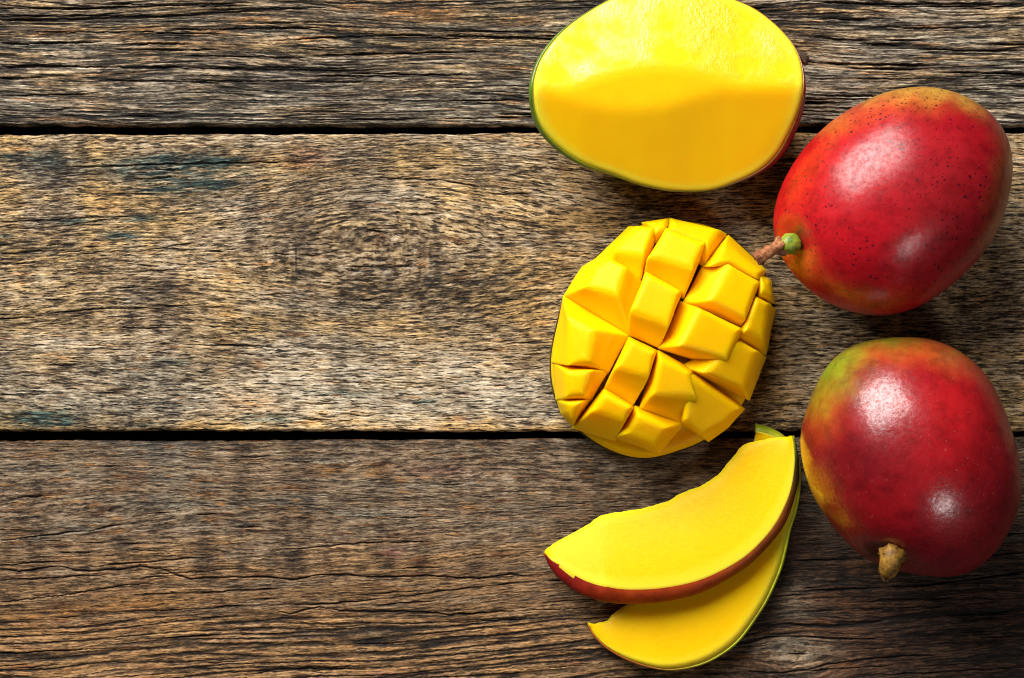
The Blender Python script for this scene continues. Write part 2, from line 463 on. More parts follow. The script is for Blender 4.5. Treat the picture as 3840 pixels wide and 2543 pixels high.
def fields_top(u, v):
    q = v + noise(u / 260, v / 60, 3) * 9 + noise(u / 110, v / 25, 4) * 1.8 + noise(u / 8, v / 3.2, 6) * 0.55 - 0.010 * (u - 300)
    a, b, c, d = base_fibre(u, q, 10)
    f = noise(u / 170, q / 6.5, 20) + 0.28 * noise(u / 50, q / 3.0, 21)
    fur = np.exp(-(f / 0.105) ** 2)
    fm = sstep(-0.35, 0.25, noise(u / 220, q / 22, 22) + 0.1)
    f2 = noise(u / 120, q / 3.3, 23)
    fur2 = np.exp(-(f2 / 0.13) ** 2)
    fl = np.maximum(np.maximum(fine_lines(u, q, 24, 110, 3.0, 0.12), fine_lines(u, q, 27, 190, 5.2, 0.09)), 0.7 * fine_lines(u, q, 30, 60, 2.2, 0.13))
    rnd = random.Random(5)
    cr = [([(0, 20.5), (70, 19.5), (110, 18), (165, 16), (266, 10), (330, 7)], 1.5), ([(60, 9.5), (120, 7.5), (180, 5), (266, 1.5)], 0.9),
          ([(0, 44), (60, 43), (110, 42)], 1.1), ([(0, 67), (50, 66.5), (110, 67), (170, 67.5), (266, 69.5), (360, 71)], 1.5),
          ([(110, 45), (150, 43.5), (206, 44.5)], 1.0), ([(150, 30), (266, 28.5), (360, 27)], 0.8), ([(0, 78), (60, 77)], 0.9),
          ([(0, 96), (60, 94.5), (110, 93)], 0.8), ([(90, 80), (160, 81), (230, 83)], 0.8), ([(170, 55), (266, 57), (330, 58)], 0.8),
          ([(260, 42), (330, 37), (420, 35), (540, 38)], 0.9), ([(300, 56), (400, 53), (500, 52)], 0.8),
          ([(800, 1), (840, 2.6), (880, 4), (960, 3.8), (1024, 5)], 1.2), ([(800, 17), (850, 20), (890, 21)], 1.0),
          ([(800, 36.5), (850, 40), (885, 41)], 1.2), ([(850, 43), (890, 45), (915, 46.5)], 1.1), ([(870, 26), (910, 28.3), (960, 27.8), (1024, 25.5)], 0.9),
          ([(806, 63), (850, 64), (900, 65), (940, 66)], 1.1), ([(840, 69), (940, 69.5)], 1.3), ([(900, 49), (950, 50), (1024, 51)], 1.2), ([(930, 72), (1024, 74)], 0.9)]
    cr += random_cracks(rnd, 46, 4, 122, 50, 260, 0.45, 1.0)
    cd = crack_field(u, v, cr, 31, rnd)
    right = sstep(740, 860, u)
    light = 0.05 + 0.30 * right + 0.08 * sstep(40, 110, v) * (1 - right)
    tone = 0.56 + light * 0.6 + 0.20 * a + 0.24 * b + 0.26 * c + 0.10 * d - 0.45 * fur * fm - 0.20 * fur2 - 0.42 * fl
    warm = np.clip(0.42 + 0.8 * noise(u / 120, q / 9, 40) + 0.3 * noise(u / 30, q / 4, 41) - 0.20 * sstep(50, 100, v) - 0.1 * right, 0, 0.95)
    grey = np.clip(0.42 + 0.7 * noise(u / 150, q / 14, 42) + 0.2 * sstep(50, 100, v), 0, 1) * (1 - warm)
    orange = np.clip((noise(u / 60, q / 4.0, 43) - 0.42) * 2.4, 0, 1) * np.clip(0.5 + noise(u / 200, v / 60, 44), 0, 1)
    warm = np.clip(warm + 0.35 * (1 - sstep(40, 70, v)) * (1 - right), 0, 0.95)
    for cu, cv, su, sv in ((355, 6, 22, 4), (404, 8, 26, 5), (438, 17, 20, 5), (480, 40, 18, 4), (310, 38, 30, 5), (250, 20, 26, 4), (210, 32, 20, 4), (520, 22, 24, 4), (130, 36, 20, 3), (60, 32, 26, 3)):
        orange = orange + 0.75 * blob(u, v, cu, cv, su, sv, -0.08) * np.clip(0.8 + 1.1 * noise(u / 18, q / 3.0, 49), 0, 1.3)
    orange += 0.9 * blob(u, v, 165, 43, 30, 1.6) + 0.9 * blob(u, v, 65, 119, 26, 2) + 0.7 * blob(u, v, 142, 29, 18, 2.5) + 0.7 * blob(u, v, 420, 12, 45, 5, -0.08)
    orange += 0.5 * blob(u, v, 925, 56, 6, 2.2) + 0.5 * blob(u, v, 928, 65, 6, 3)
    dark = np.clip(0.9 * (noise(u / 90, q / 6, 45) - 0.22) + 0.15 * (1 - right), 0, 0.85)
    crev = np.clip(1.25 * cd + 0.95 * fur * fm * (0.6 + 0.5 * noise(u / 40, q / 8, 46)) + 0.35 * fur2 * np.clip(0.3 + noise(u / 60, q / 9, 48), 0, 1), 0, 1)
    H = 0.5 * a + 0.42 * b + 0.6 * c + 0.15 * d - 1.3 * fur * fm - 0.45 * fur2 - 0.5 * fl - 3.4 * cd
    return H, np.stack([np.clip(tone, 0, 1), warm, grey, 0 * warm + 0.25 * np.clip(noise(u / 80, q / 7, 47) - 0.3, 0, 1)], -1), \
        np.stack([np.clip(orange, 0, 0.9), dark, crev, 0 * u], -1), q

def fields_mid(u, v):
    d0 = (v - 258) / 62.0
    q = v - 29 * np.exp(-((u - 400) / 150) ** 2) * d0 * np.exp(-d0 * d0 / 2) + 0.035 * np.clip(260 - u, -100, 400) * -1 * np.exp(-((v - 240) / 110) ** 2)
    q = q + noise(u / 240, v / 70, 103) * 6 + noise(u / 90, v / 30, 104) * 1.2 + noise(u / 30, v / 12, 105) * 0.2 + noise(u / 7, v / 2.8, 106) * 0.65 + noise(u / 3.5, v / 1.6, 107) * 0.3
    a = noise(u / 42, q / 2.6, 110) * 0.8
    b = noise(u / 16, q / 1.3, 111) * 0.8
    c = noise(u / 75, q / 7.5, 112) * 0.8
    d = noise(u / 7, q / 0.95, 113) * 0.7
    dash = np.clip((noise(u / 13, q / 1.5, 114) - 0.34) * 3.2, 0, 1)
    fl = np.maximum(np.maximum(0.9 * fine_lines(u, q, 124, 55, 3.0, 0.10), fine_lines(u, q, 127, 120, 6.0, 0.06)), 0.6 * fine_lines(u, q, 130, 26, 2.2, 0.12))
    rnd = random.Random(8)
    cr = [([(55, 167.7), (110, 166), (160, 164.5), (266, 162), (330, 163)], 0.8), ([(110, 180), (160, 178), (190, 176)], 0.6), ([(0, 222), (55, 220), (90, 217), (150, 217)], 0.7),
          ([(40, 229), (90, 222), (130, 217)], 0.8), ([(0, 254), (60, 250)], 0.6), ([(120, 254), (185, 244), (215, 240)], 0.8), ([(0, 265), (40, 262)], 0.6),
          ([(30, 317), (90, 309), (170, 308)], 0.7), ([(100, 328), (180, 328)], 0.7), ([(190, 345), (230, 345.5), (266, 347), (290, 348)], 1.1), ([(40, 366), (85, 366)], 0.7),
          ([(0, 395), (60, 394)], 0.6), ([(260, 254), (300, 254)], 0.8), ([(310, 256), (330, 252), (350, 248)], 0.7), ([(400, 255), (420, 255)], 0.7), ([(447, 256), (470, 252), (490, 248)], 0.7),
          ([(60, 256), (120, 250)], 0.6), ([(510, 345), (545, 340)], 0.8), ([(370, 178), (440, 180), (500, 190)], 0.8), ([(880, 392), (960, 396), (1024, 398)], 0.6)]
    cr += random_cracks(rnd, 120, 138, 426, 14, 70, 0.35, 0.75, -0.02)
    cd = crack_field(u, v, cr, 61, rnd)
    f = noise(u / 70, q / 5.5, 120) + 0.3 * noise(u / 25, q / 2.6, 121)
    fur = np.exp(-(f / 0.12) ** 2)
    zone = noise(u / 130, v / 45, 122)
    band = noise(u / 26, v / 260, 150) + 0.6 * noise(u / 11, v / 140, 151)
    low = sstep(310, 400, v) * (1 - sstep(560, 620, u))
    tone = 0.60 + 0.10 * a + 0.12 * b + 0.12 * c + 0.12 * d + 0.18 * zone - 0.14 * dash - 0.05 * fur - 0.46 * fl
    tone += 0.17 * low * sstep(160, 240, u) + 0.07 * sstep(150, 136, v)
    tone = tone + 0.085 * band
    tone -= 0.26 * blob(u, v, 165, 290, 35, 9) + 0.15 * blob(u, v, 390, 290, 90, 22) + 0.13 * blob(u, v, 280, 255, 22, 30) + 0.10 * blob(u, v, 415, 255, 22, 30)
    tone -= 0.16 * blob(u, v, 390, 256, 70, 14)
    tone -= 0.22 * blob(u, v, 80, 310, 50, 12) + 0.22 * blob(u, v, 60, 175, 40, 10) + 0.2 * blob(u, v, 55, 325, 60, 10)
    for cu in (281, 415.5):
        box = sstep(cu - 21, cu - 17, u) * sstep(cu + 18, cu + 15, u) * sstep(238, 252, v) * sstep(280, 270, v)
        tone = tone * (1 - 0.8 * box) + 0.8 * box * (0.52 + 0.26 * noise(u / 2.6, v / 30, 140) + 0.4 * noise(u / 1.6, v / 1.5, 141)) - 0.26 * box * (np.exp(-((u - cu - 15) / 1.2) ** 2) + 0.7 * np.exp(-((u - cu - 4) / 1.0) ** 2) + 0.5 * np.exp(-((u - cu + 18) / 1.0) ** 2))
        fl = fl * (1 - box)
    warm = 0.46 + 0.5 * noise(u / 95, v / 26, 130) + 0.35 * noise(u / 20, q / 5, 131) + 0.45 * blob(u, v, 95, 180, 14, 34) + 0.35 * blob(u, v, 530, 300, 60, 120) + 0.45 * sstep(418, 428, v)
    warm = warm + 0.2 * band
    warm += 0.45 * blob(u, v, 98, 190, 14, 50) - 0.5 * blob(u, v, 50, 195, 32, 50) + 0.4 * blob(u, v, 305, 165, 18, 25) + 0.4 * blob(u, v, 8, 200, 14, 70) + 0.3 * blob(u, v, 420, 150, 30, 14)
    tone -= 0.10 * blob(u, v, 50, 195, 32, 50) - 0.10 * blob(u, v, 98, 190, 14, 50)
    warm += 0.3 * blob(u, v, 120, 220, 60, 25) - 0.45 * low * sstep(420, 405, v) - 0.3 * blob(u, v, 350, 240, 110, 50) + 0.35 * blob(u, v, 20, 410, 40, 18)
    warm = np.clip(warm, 0, 0.95)
    grey = np.clip(0.22 + 0.5 * noise(u / 110, q / 18, 132) + 0.35 * low, 0, 1) * (1 - warm)
    blo = lambda *z: blob(u, v, *z)
    st = 0.9 * blo(175, 160, 30, 5) + 1.0 * blo(212, 162, 26, 5, -0.05) + 0.8 * blo(210, 185, 26, 5) + 0.7 * blo(165, 190, 26, 4) + 0.9 * blo(140, 218, 16, 3.5) + 0.7 * blo(70, 221, 22, 3)
    st += 0.9 * blo(120, 236, 18, 4) + 0.5 * blo(10, 157, 14, 3) + 0.9 * blo(40, 418, 32, 9) + 0.8 * blo(62, 422, 14, 4) + 0.5 * blo(5, 236, 14, 2) + 0.6 * blo(425, 402, 12, 2.5) + 0.35 * blo(130, 170, 45, 12)
    st += 0.8 * blo(190, 172, 55, 16) * np.clip(0.5 + 1.2 * noise(u / 30, q / 4, 152), 0, 1) + 0.5 * blo(45, 160, 30, 10)
    st += 0.5 * blo(265, 418, 30, 4) + 0.4 * blo(170, 362, 20, 4) + 0.4 * blo(140, 425, 25, 3) + 0.4 * blo(345, 393, 30, 4)
    green = np.clip(st * (1.15 + 1.1 * noise(u / 16, q / 3.2, 133)), 0, 1.0)
    tone -= 0.26 * green
    orange = np.clip((noise(u / 40, q / 5, 134) - 0.46) * 1.6, 0, 0.5) + 0.5 * blo(300, 160, 22, 14) + 0.35 * blo(250, 405, 30, 10) + 0.4 * blo(110, 205, 14, 8)
    orange *= 0.9 + noise(u / 14, q / 3, 135)
    dark = np.clip(1.5 * (noise(u / 34, q / 5, 136) - 0.26), 0, 0.75) + 0.35 * dash + 0.5 * blo(165, 290, 30, 8) + 0.35 * blo(240, 362, 40, 9) + 0.4 * blo(90, 180, 6, 20)
    red = 0.35 * blo(310, 158, 16, 8)
    crev = np.clip(1.1 * cd + 0.30 * fur * np.clip(0.2 + noise(u / 50, q / 10, 137), 0, 1), 0, 1)
    H = 0.16 * a + 0.26 * b + 0.22 * c + 0.2 * d - 0.35 * dash - 0.2 * fur - 0.45 * fl - 2.4 * cd
    return H, np.stack([np.clip(tone, 0, 1), warm, grey, green], -1), np.stack([np.clip(orange, 0, 0.8), np.clip(dark, 0, 0.8), crev, np.clip(red, 0, 1)], -1), q

def fields_low(u, v):
    knot = blob(u, v, 795, 655, 45, 26)
    d0 = (v - 655) / 26.0
    q = v + 0.055 * (u - 250) * sstep(470, 560, v) - 15 * np.exp(-((u - 795) / 48) ** 2) * d0 * np.exp(-d0 * d0 / 2)
    q = q + noise(u / 260, v / 60, 203) * 7 + noise(u / 90, v / 26, 204) * 1.6 + noise(u / 30, v / 14, 205) * 0.3 + noise(u / 7, v / 2.8, 206) * 0.65 + noise(u / 3.5, v / 1.6, 207) * 0.3
    a = noise(u / 46, q / 2.5, 210) * 0.8
    b = noise(u / 18, q / 1.3, 211) * 0.8
    c = noise(u / 90, q / 7, 212) * 0.8
    d = noise(u / 8, q / 1.0, 213) * 0.6
    bot = sstep(600, 628, v) * (1 - sstep(560, 720, u)) + 0.35 * sstep(560, 700, u) * sstep(520, 600, v)
    upz = 1 - sstep(520, 560, v)
    f = noise(u / 260, q / 8.0, 220) + 0.22 * noise(u / 60, q / 4, 221)
    fur = np.exp(-(f / 0.16) ** 2)
    dash = np.clip((noise(u / 15, q / 1.7, 214) - 0.30) * 3.0, 0, 1) * upz
    fl = np.maximum(np.maximum(0.9 * fine_lines(u, q, 224, 60, 3.0, 0.10), fine_lines(u, q, 227, 150, 6.0, 0.07)), 0.6 * fine_lines(u, q, 230, 30, 2.2, 0.12))
    rnd = random.Random(12)
    cr = [([(0, 569), (18, 572), (60, 566), (75, 570), (90, 571), (115, 570), (140, 566.5), (160, 569), (190, 579), (220, 577.5), (266, 577), (292, 580), (320, 575), (355, 575), (372, 577.5), (430, 575.5), (480, 579), (510, 574), (540, 578)], 0.95),
          ([(0, 541), (50, 535), (95, 530), (135, 521)], 0.7), ([(0, 602), (60, 596), (120, 586), (170, 582)], 0.6), ([(266, 551), (320, 547), (360, 543), (450, 541)], 0.6),
          ([(266, 605), (330, 604), (400, 597), (450, 590), (545, 580)], 0.65), ([(266, 609), (290, 614), (320, 607), (340, 611), (420, 612), (450, 615), (530, 610)], 0.85),
          ([(120, 612), (180, 610), (240, 606), (266, 606)], 0.8),
          ([(740, 626.5), (790, 624.5), (830, 627), (860, 624), (900, 617.5), (950, 613), (990, 611), (1032, 608)], 2.0), ([(880, 620.5), (930, 616), (980, 612.5), (1032, 610)], 2.4),
          ([(735, 643), (770, 637), (800, 636.5), (850, 639.5), (900, 637)], 0.9), ([(735, 672), (780, 673), (805, 670), (830, 664), (880, 658), (950, 654)], 1.1),
          ([(780, 562), (820, 560), (870, 559)], 0.9), ([(785, 592), (830, 590), (900, 587), (960, 581), (1030, 571)], 1.0), ([(798, 588), (824, 588)], 1.0),
          ([(780, 545), (840, 544)], 0.8), ([(985, 534), (1024, 533.5)], 1.0), ([(700, 650), (740, 644), (770, 638)], 0.7), ([(780, 655), (815, 654)], 0.7), ([(790, 668), (800, 664)], 0.6),
          ([(930, 562), (1024, 552)], 0.7), ([(860, 676), (1024, 668)], 0.7)]
    cr += random_cracks(rnd, 60, 560, 680, 40, 160, 0.35, 0.8, -0.055)
    cr += random_cracks(rnd, 50, 446, 560, 12, 60, 0.35, 0.7, -0.03)
    cd = crack_field(u, v, cr, 71, rnd)
    right = sstep(640, 780, u) * sstep(470, 560, v)  # dark cracked wood at lower right, with corner light falloff painted in
    tone = 0.62 + 0.11 * a + 0.12 * b + 0.14 * c + 0.12 * d - 0.16 * dash - (0.10 + 0.50 * bot) * fur + 0.12 * bot - 0.36 * fl
    tone = tone + 0.13 * (noise(u / 24, v / 200, 250) + 0.5 * noise(u / 10, v / 90, 251)) * sstep(600, 570, v)
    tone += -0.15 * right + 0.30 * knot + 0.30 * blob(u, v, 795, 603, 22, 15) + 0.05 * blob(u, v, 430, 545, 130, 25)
    tone -= 0.10 * sstep(452, 442, v)
    tone -= 0.1 * sstep(880, 1000, u) * sstep(610, 640, v)  # corner tone lowered further, light falloff put into the colour
    # soaked stains in a row, like drips across the grain
    for cu, cv, su, sv, k in ((120, 545, 8, 12, .20), (62, 545, 6, 12, .14), (205, 557, 14, 16, .22), (242, 563, 6, 8, .26), (30, 550, 8, 14, .12), (292, 558, 9, 18, .30), (390, 566, 9, 8, .30), (418, 566, 6, 6, .24), (475, 567, 8, 7, .28),
                              (385, 530, 12, 8, .16), (330, 545, 6, 18, .14), (510, 560, 8, 10, .14), (825, 560, 5, 22, .14), (843, 575, 5, 20, .14), (805, 590, 5, 14, .10)):
        tone = tone - k * 0.9 * blob(u, v, cu, cv, su, sv)
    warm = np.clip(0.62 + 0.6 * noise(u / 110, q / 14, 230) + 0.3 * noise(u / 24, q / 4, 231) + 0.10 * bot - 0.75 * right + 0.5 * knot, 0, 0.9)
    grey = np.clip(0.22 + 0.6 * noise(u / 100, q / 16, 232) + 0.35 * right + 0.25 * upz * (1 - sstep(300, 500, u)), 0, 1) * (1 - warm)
    warm = warm * (1 - 0.65 * upz); grey = np.clip(grey + 0.35 * upz, 0, 1) * (1 - warm)
    orange = np.clip((noise(u / 26, q / 3.2, 233) - 0.40) * 2.6, 0, 0.9) * (0.45 + 0.5 * upz)
    warm = np.clip(warm + 0.25 * bot, 0, 0.95)
    for cu, cv, su, sv in ((45, 495, 14, 3), (40, 455, 16, 3), (118, 477, 14, 3), (120, 490, 12, 3), (205, 480, 16, 3), (205, 495, 14, 4), (118, 530, 12, 3), (22, 532, 16, 3), (292, 487, 8, 3), (380, 466, 14, 3), (400, 480, 8, 3), (292, 510, 9, 4), (376, 474, 12, 5), (470, 508, 14, 4), (210, 520, 12, 3), (330, 470, 18, 4)):
        orange = orange + 0.8 * blob(u, v, cu, cv, su, sv) * np.clip(0.8 + 1.2 * noise(u / 12, q / 2.4, 239), 0, 1.3)
    orange = orange + 0.22 * sstep(560, 600, v) * (1 - right) * np.clip(0.7 + noise(u / 60, q / 9, 240), 0, 1.5)
    band = blob(u, v, 60, 615, 70, 8, -0.11) + blob(u, v, 150, 603, 45, 6, 0.0) + 0.8 * blob(u, v, 15, 628, 40, 7)
    orange = orange + 0.95 * band * (0.6 + 0.8 * noise(u / 30, q / 3.5, 234)) + 0.7 * blob(u, v, 822, 622, 7, 4) + 0.5 * blob(u, v, 822, 631, 6, 4) + 0.5 * blob(u, v, 840, 668, 26, 5, -0.3)
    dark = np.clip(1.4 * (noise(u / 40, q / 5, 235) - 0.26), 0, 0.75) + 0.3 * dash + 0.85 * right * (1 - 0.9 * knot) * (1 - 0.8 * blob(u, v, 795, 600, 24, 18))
    dark = dark + 0.35 * blob(u, v, 110, 622, 35, 4)
    red = 0.55 * blob(u, v, 392, 553, 12, 7) + 0.4 * blob(u, v, 440, 470, 30, 6) + 0.5 * blob(u, v, 385, 676, 16, 5) + 0.08 * np.clip(noise(u / 60, q / 10, 236) - 0.35, 0, 1)
    crev = np.clip(1.2 * cd + (0.15 + 0.6 * bot) * fur * np.clip(0.35 + noise(u / 60, q / 10, 237), 0, 1), 0, 1)
    H = 0.2 * a + 0.28 * b + 0.3 * c + 0.2 * d - 0.35 * dash - 0.45 * fl - (0.3 + 1.2 * bot) * fur - 2.6 * cd
    return H, np.stack([np.clip(tone, 0, 1), warm, grey, 0.15 * np.clip(noise(u / 50, q / 9, 238), 0, 1)], -1), \
        np.stack([np.clip(orange, 0, 0.9), np.clip(dark, 0, 0.85), crev, np.clip(red, 0, 1)], -1), q

wm1 = wood_material("weathered_wood_grey", (0.012, 0.008, 0.005), (0.075, 0.051, 0.032), (0.225, 0.180, 0.128), (0.52, 0.465, 0.38), (1.48, 0.96, 0.44), 0.75)
wm2 = wood_material("weathered_wood_tan", (0.016, 0.009, 0.005), (0.135, 0.086, 0.045), (0.365, 0.275, 0.170), (0.68, 0.59, 0.455), (1.50, 0.95, 0.36), 0.95)
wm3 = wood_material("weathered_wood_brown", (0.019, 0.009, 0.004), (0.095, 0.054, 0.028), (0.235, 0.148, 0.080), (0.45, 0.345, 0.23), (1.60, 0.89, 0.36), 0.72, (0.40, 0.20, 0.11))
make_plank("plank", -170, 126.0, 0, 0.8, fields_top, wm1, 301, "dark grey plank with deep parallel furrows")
make_plank("plank.001", 133.4, 431.4, -2.4, 1.0, fields_mid, wm2, 302, "wide tan plank with green grey stains")
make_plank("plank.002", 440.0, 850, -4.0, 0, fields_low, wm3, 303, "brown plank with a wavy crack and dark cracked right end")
bb = bark_material("dark_board", (0.006, 0.005, 0.004), (0.012, 0.009, 0.007), (0.02, 0.015, 0.01), 60, 0.9)
x0, x1, y0, y1 = -0.31, 0.31, -0.224, 0.224
bv = [(x, y, z) for z in (-0.040, -0.0225) for x, y in ((x0, y0), (x1, y0), (x1, y1), (x0, y1))]
mesh_obj("backing_board", bv, [(0, 3, 2, 1), (4, 5, 6, 7), (0, 1, 5, 4), (1, 2, 6, 5), (2, 3, 7, 6), (3, 0, 4, 7)], bb, table, smooth=False)

# ------------------------------------------------------------------ fruit builders
def whole_mango(outline, centre, zc, Hu, Hd, name, label, mat, paint, dimple=None, p=2.15, group="whole red mangoes"):
    """outline: photo pixels of the silhouette; widest level at height zc"""
    pts = [P(x, y, zc)[:2] for x, y in outline]
    c = P(*centre, zc)[:2]
    nt_, nl = 168, 100
    th, r, rs = polar(pts, c, nt_)
    root = empty(name, (c[0], c[1], 0), label, "mango", group)
    V = []
    F = []
    phis = np.linspace(-math.pi / 2, math.pi / 2, nl)[1:-1]
    for ph in phis:
        rho = math.cos(ph) ** (2 / p)
        z = zc + (Hu if ph > 0 else Hd) * math.copysign(abs(math.sin(ph)) ** (2 / p), ph)
        wgt = rho ** 3
        rr = (rs * (1 - wgt) + r * wgt) * rho
        for k in range(nt_):
            V.append((c[0] + rr[k] * math.cos(th[k]), c[1] + rr[k] * math.sin(th[k]), z))
    V.append((c[0], c[1], zc - Hd)); V.append((c[0], c[1], zc + Hu))
    V = np.array(V)
    m = len(phis)
    for i in range(m - 1):
        for k in range(nt_):
            k2 = (k + 1) % nt_
            F.append((i * nt_ + k, i * nt_ + k2, (i + 1) * nt_ + k2, (i + 1) * nt_ + k))
    s, n = m * nt_, m * nt_ + 1
    for k in range(nt_):
        k2 = (k + 1) % nt_
        F.append((s, k2, k)); F.append((n, (m - 1) * nt_ + k, (m - 1) * nt_ + k2))
    # gentle unevenness of a real fruit
    d = V - np.array([c[0], c[1], zc])
    L = np.linalg.norm(d, axis=1, keepdims=True)
    nn = noise(d[:, 0] / 0.035 + 7, d[:, 1] / 0.035 + d[:, 2] / 0.05, 5)
    V = V + d / L * (nn * 0.00055)[:, None]
    if dimple is not None:
        pos, rad, depth = dimple
        pos = np.array(pos)
        dist = np.linalg.norm(V - pos, axis=1)
        inward = (np.array([c[0], c[1], zc]) - pos); inward /= np.linalg.norm(inward)
        V = V + inward[None] * (depth * np.exp(-(dist / rad) ** 2))[:, None]
    skin = mesh_obj("skin", V, F, mat, root)
    co = wpos(skin)
    f = CAM_H / (CAM_H - co[:, 2])
    k = 0.45 / 3840
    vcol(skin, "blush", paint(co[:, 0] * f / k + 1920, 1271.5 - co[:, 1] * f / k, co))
    return root, skin, c

def tube(name, pts, radii, mat, parent, nseg=16, rough=0.0, seed=0, cap=True):
    pts = np.array(pts, dtype=np.float64); n = len(pts)
    V, F = [], []
    up = np.array([0, 0, 1.0])
    for i in range(n):
        t = pts[min(i + 1, n - 1)] - pts[max(i - 1, 0)]; t /= np.linalg.norm(t)
        a = np.cross(t, up); a /= np.linalg.norm(a) + 1e-9
        b = np.cross(a, t)
        for k in range(nseg):
            an = 2 * math.pi * k / nseg
            g = 1 + rough * float(noise(np.array([i * 0.7 + seed]), np.array([k * 0.9]), seed)[0]) if rough else 1
            V.append(pts[i] + (a * math.cos(an) + b * math.sin(an)) * radii[i] * g)
    for i in range(n - 1):
        for k in range(nseg):
            k2 = (k + 1) % nseg
            F.append((i * nseg + k, i * nseg + k2, (i + 1) * nseg + k2, (i + 1) * nseg + k))
    if cap:
        F.append(tuple(range(nseg))); F.append(tuple((n - 1) * nseg + k for k in range(nseg)))
    return mesh_obj(name, V, F, mat, parent)

def mixcol(base, layers):
    c = np.tile(np.array(base, dtype=np.float64), (len(layers[0][0]), 1))
    for m, col in layers:
        m = np.clip(m, 0, 1)[:, None]
        c = c * (1 - m) + np.array(col) * m
    return c

# ------------------------------------------------------------------ upper whole mango
Z3 = zoomer(2780, 280, 1060 / 1731)
o2 = [Z3(q) for q in [(1080, 82), (1200, 92), (1330, 125), (1450, 190), (1540, 275), (1600, 360), (1635, 460), (1645, 580), (1635, 700), (1600, 840), (1550, 970), (1490, 1080), (1400, 1180), (1300, 1270), (1180, 1360), (1060, 1430), (960, 1465), (850, 1480), (740, 1470), (640, 1445), (540, 1400), (430, 1330), (340, 1240), (280, 1150), (240, 1090), (215, 1010), (205, 900), (220, 780), (260, 660), (320, 540), (400, 430), (510, 320), (620, 240), (740, 165), (860, 120), (970, 90)]]
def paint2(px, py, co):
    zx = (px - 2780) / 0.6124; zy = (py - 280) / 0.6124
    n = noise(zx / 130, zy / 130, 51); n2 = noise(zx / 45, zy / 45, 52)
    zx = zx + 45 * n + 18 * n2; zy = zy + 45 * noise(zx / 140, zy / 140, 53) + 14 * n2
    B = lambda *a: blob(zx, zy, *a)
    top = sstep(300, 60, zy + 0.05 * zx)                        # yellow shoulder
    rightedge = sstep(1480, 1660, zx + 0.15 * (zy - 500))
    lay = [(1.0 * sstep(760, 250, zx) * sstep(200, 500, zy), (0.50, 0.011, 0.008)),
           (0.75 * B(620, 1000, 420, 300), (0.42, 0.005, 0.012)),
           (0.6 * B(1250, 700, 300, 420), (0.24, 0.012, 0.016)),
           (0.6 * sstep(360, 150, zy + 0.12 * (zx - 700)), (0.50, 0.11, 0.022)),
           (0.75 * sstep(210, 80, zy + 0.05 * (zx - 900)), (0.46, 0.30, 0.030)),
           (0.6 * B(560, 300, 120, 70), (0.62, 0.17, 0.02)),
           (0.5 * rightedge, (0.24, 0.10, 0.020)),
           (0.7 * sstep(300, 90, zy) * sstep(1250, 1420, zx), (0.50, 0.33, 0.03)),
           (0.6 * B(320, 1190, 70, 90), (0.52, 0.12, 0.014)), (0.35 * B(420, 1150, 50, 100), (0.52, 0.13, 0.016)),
           (0.95 * B(345, 1005, 36, 70), (0.04, 0.030, 0.006))]  # shade of the stem dimple painted dark into the skin
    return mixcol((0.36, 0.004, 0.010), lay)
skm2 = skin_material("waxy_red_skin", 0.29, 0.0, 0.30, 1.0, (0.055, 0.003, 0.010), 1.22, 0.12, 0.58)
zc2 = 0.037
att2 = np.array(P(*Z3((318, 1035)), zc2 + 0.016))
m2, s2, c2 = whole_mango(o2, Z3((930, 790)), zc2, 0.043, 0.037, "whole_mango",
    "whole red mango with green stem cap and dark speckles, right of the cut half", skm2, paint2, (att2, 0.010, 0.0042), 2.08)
calyx_m = bark_material("stem_green", (0.05, 0.10, 0.006), (0.20, 0.28, 0.015), (0.42, 0.44, 0.06), 210, 0.5)
stalk_m = bark_material("stem_brown", (0.03, 0.010, 0.005), (0.30, 0.095, 0.028), (0.50, 0.24, 0.10), 600, 0.8)
e0 = att2 + np.array([0.0016, -0.0002, -0.002])
def seg(*q): return [np.array(P(*Z3(a), z)) for a, z in q]
cal = tube("stem_cap", seg(((325, 1035), 0.050), ((306, 1036), 0.0535), ((280, 1036), 0.0545), ((258, 1040), 0.0545), ((246, 1043), 0.0542)), [0.0032, 0.0046, 0.0043, 0.0032, 0.0020], calyx_m, m2, 28, 0.10, 3)
tube("stalk", seg(((262, 1038), 0.0545), ((240, 1050), 0.0545), ((215, 1060), 0.0542), ((190, 1072), 0.0538), ((165, 1088), 0.053), ((140, 1102), 0.0525), ((120, 1112), 0.052), ((100, 1120), 0.0515), ((88, 1128), 0.051)),
     [0.0034, 0.0035, 0.0029, 0.0023, 0.0028, 0.0024, 0.0029, 0.0034, 0.0016], stalk_m, m2, 14, 0.75, 9)

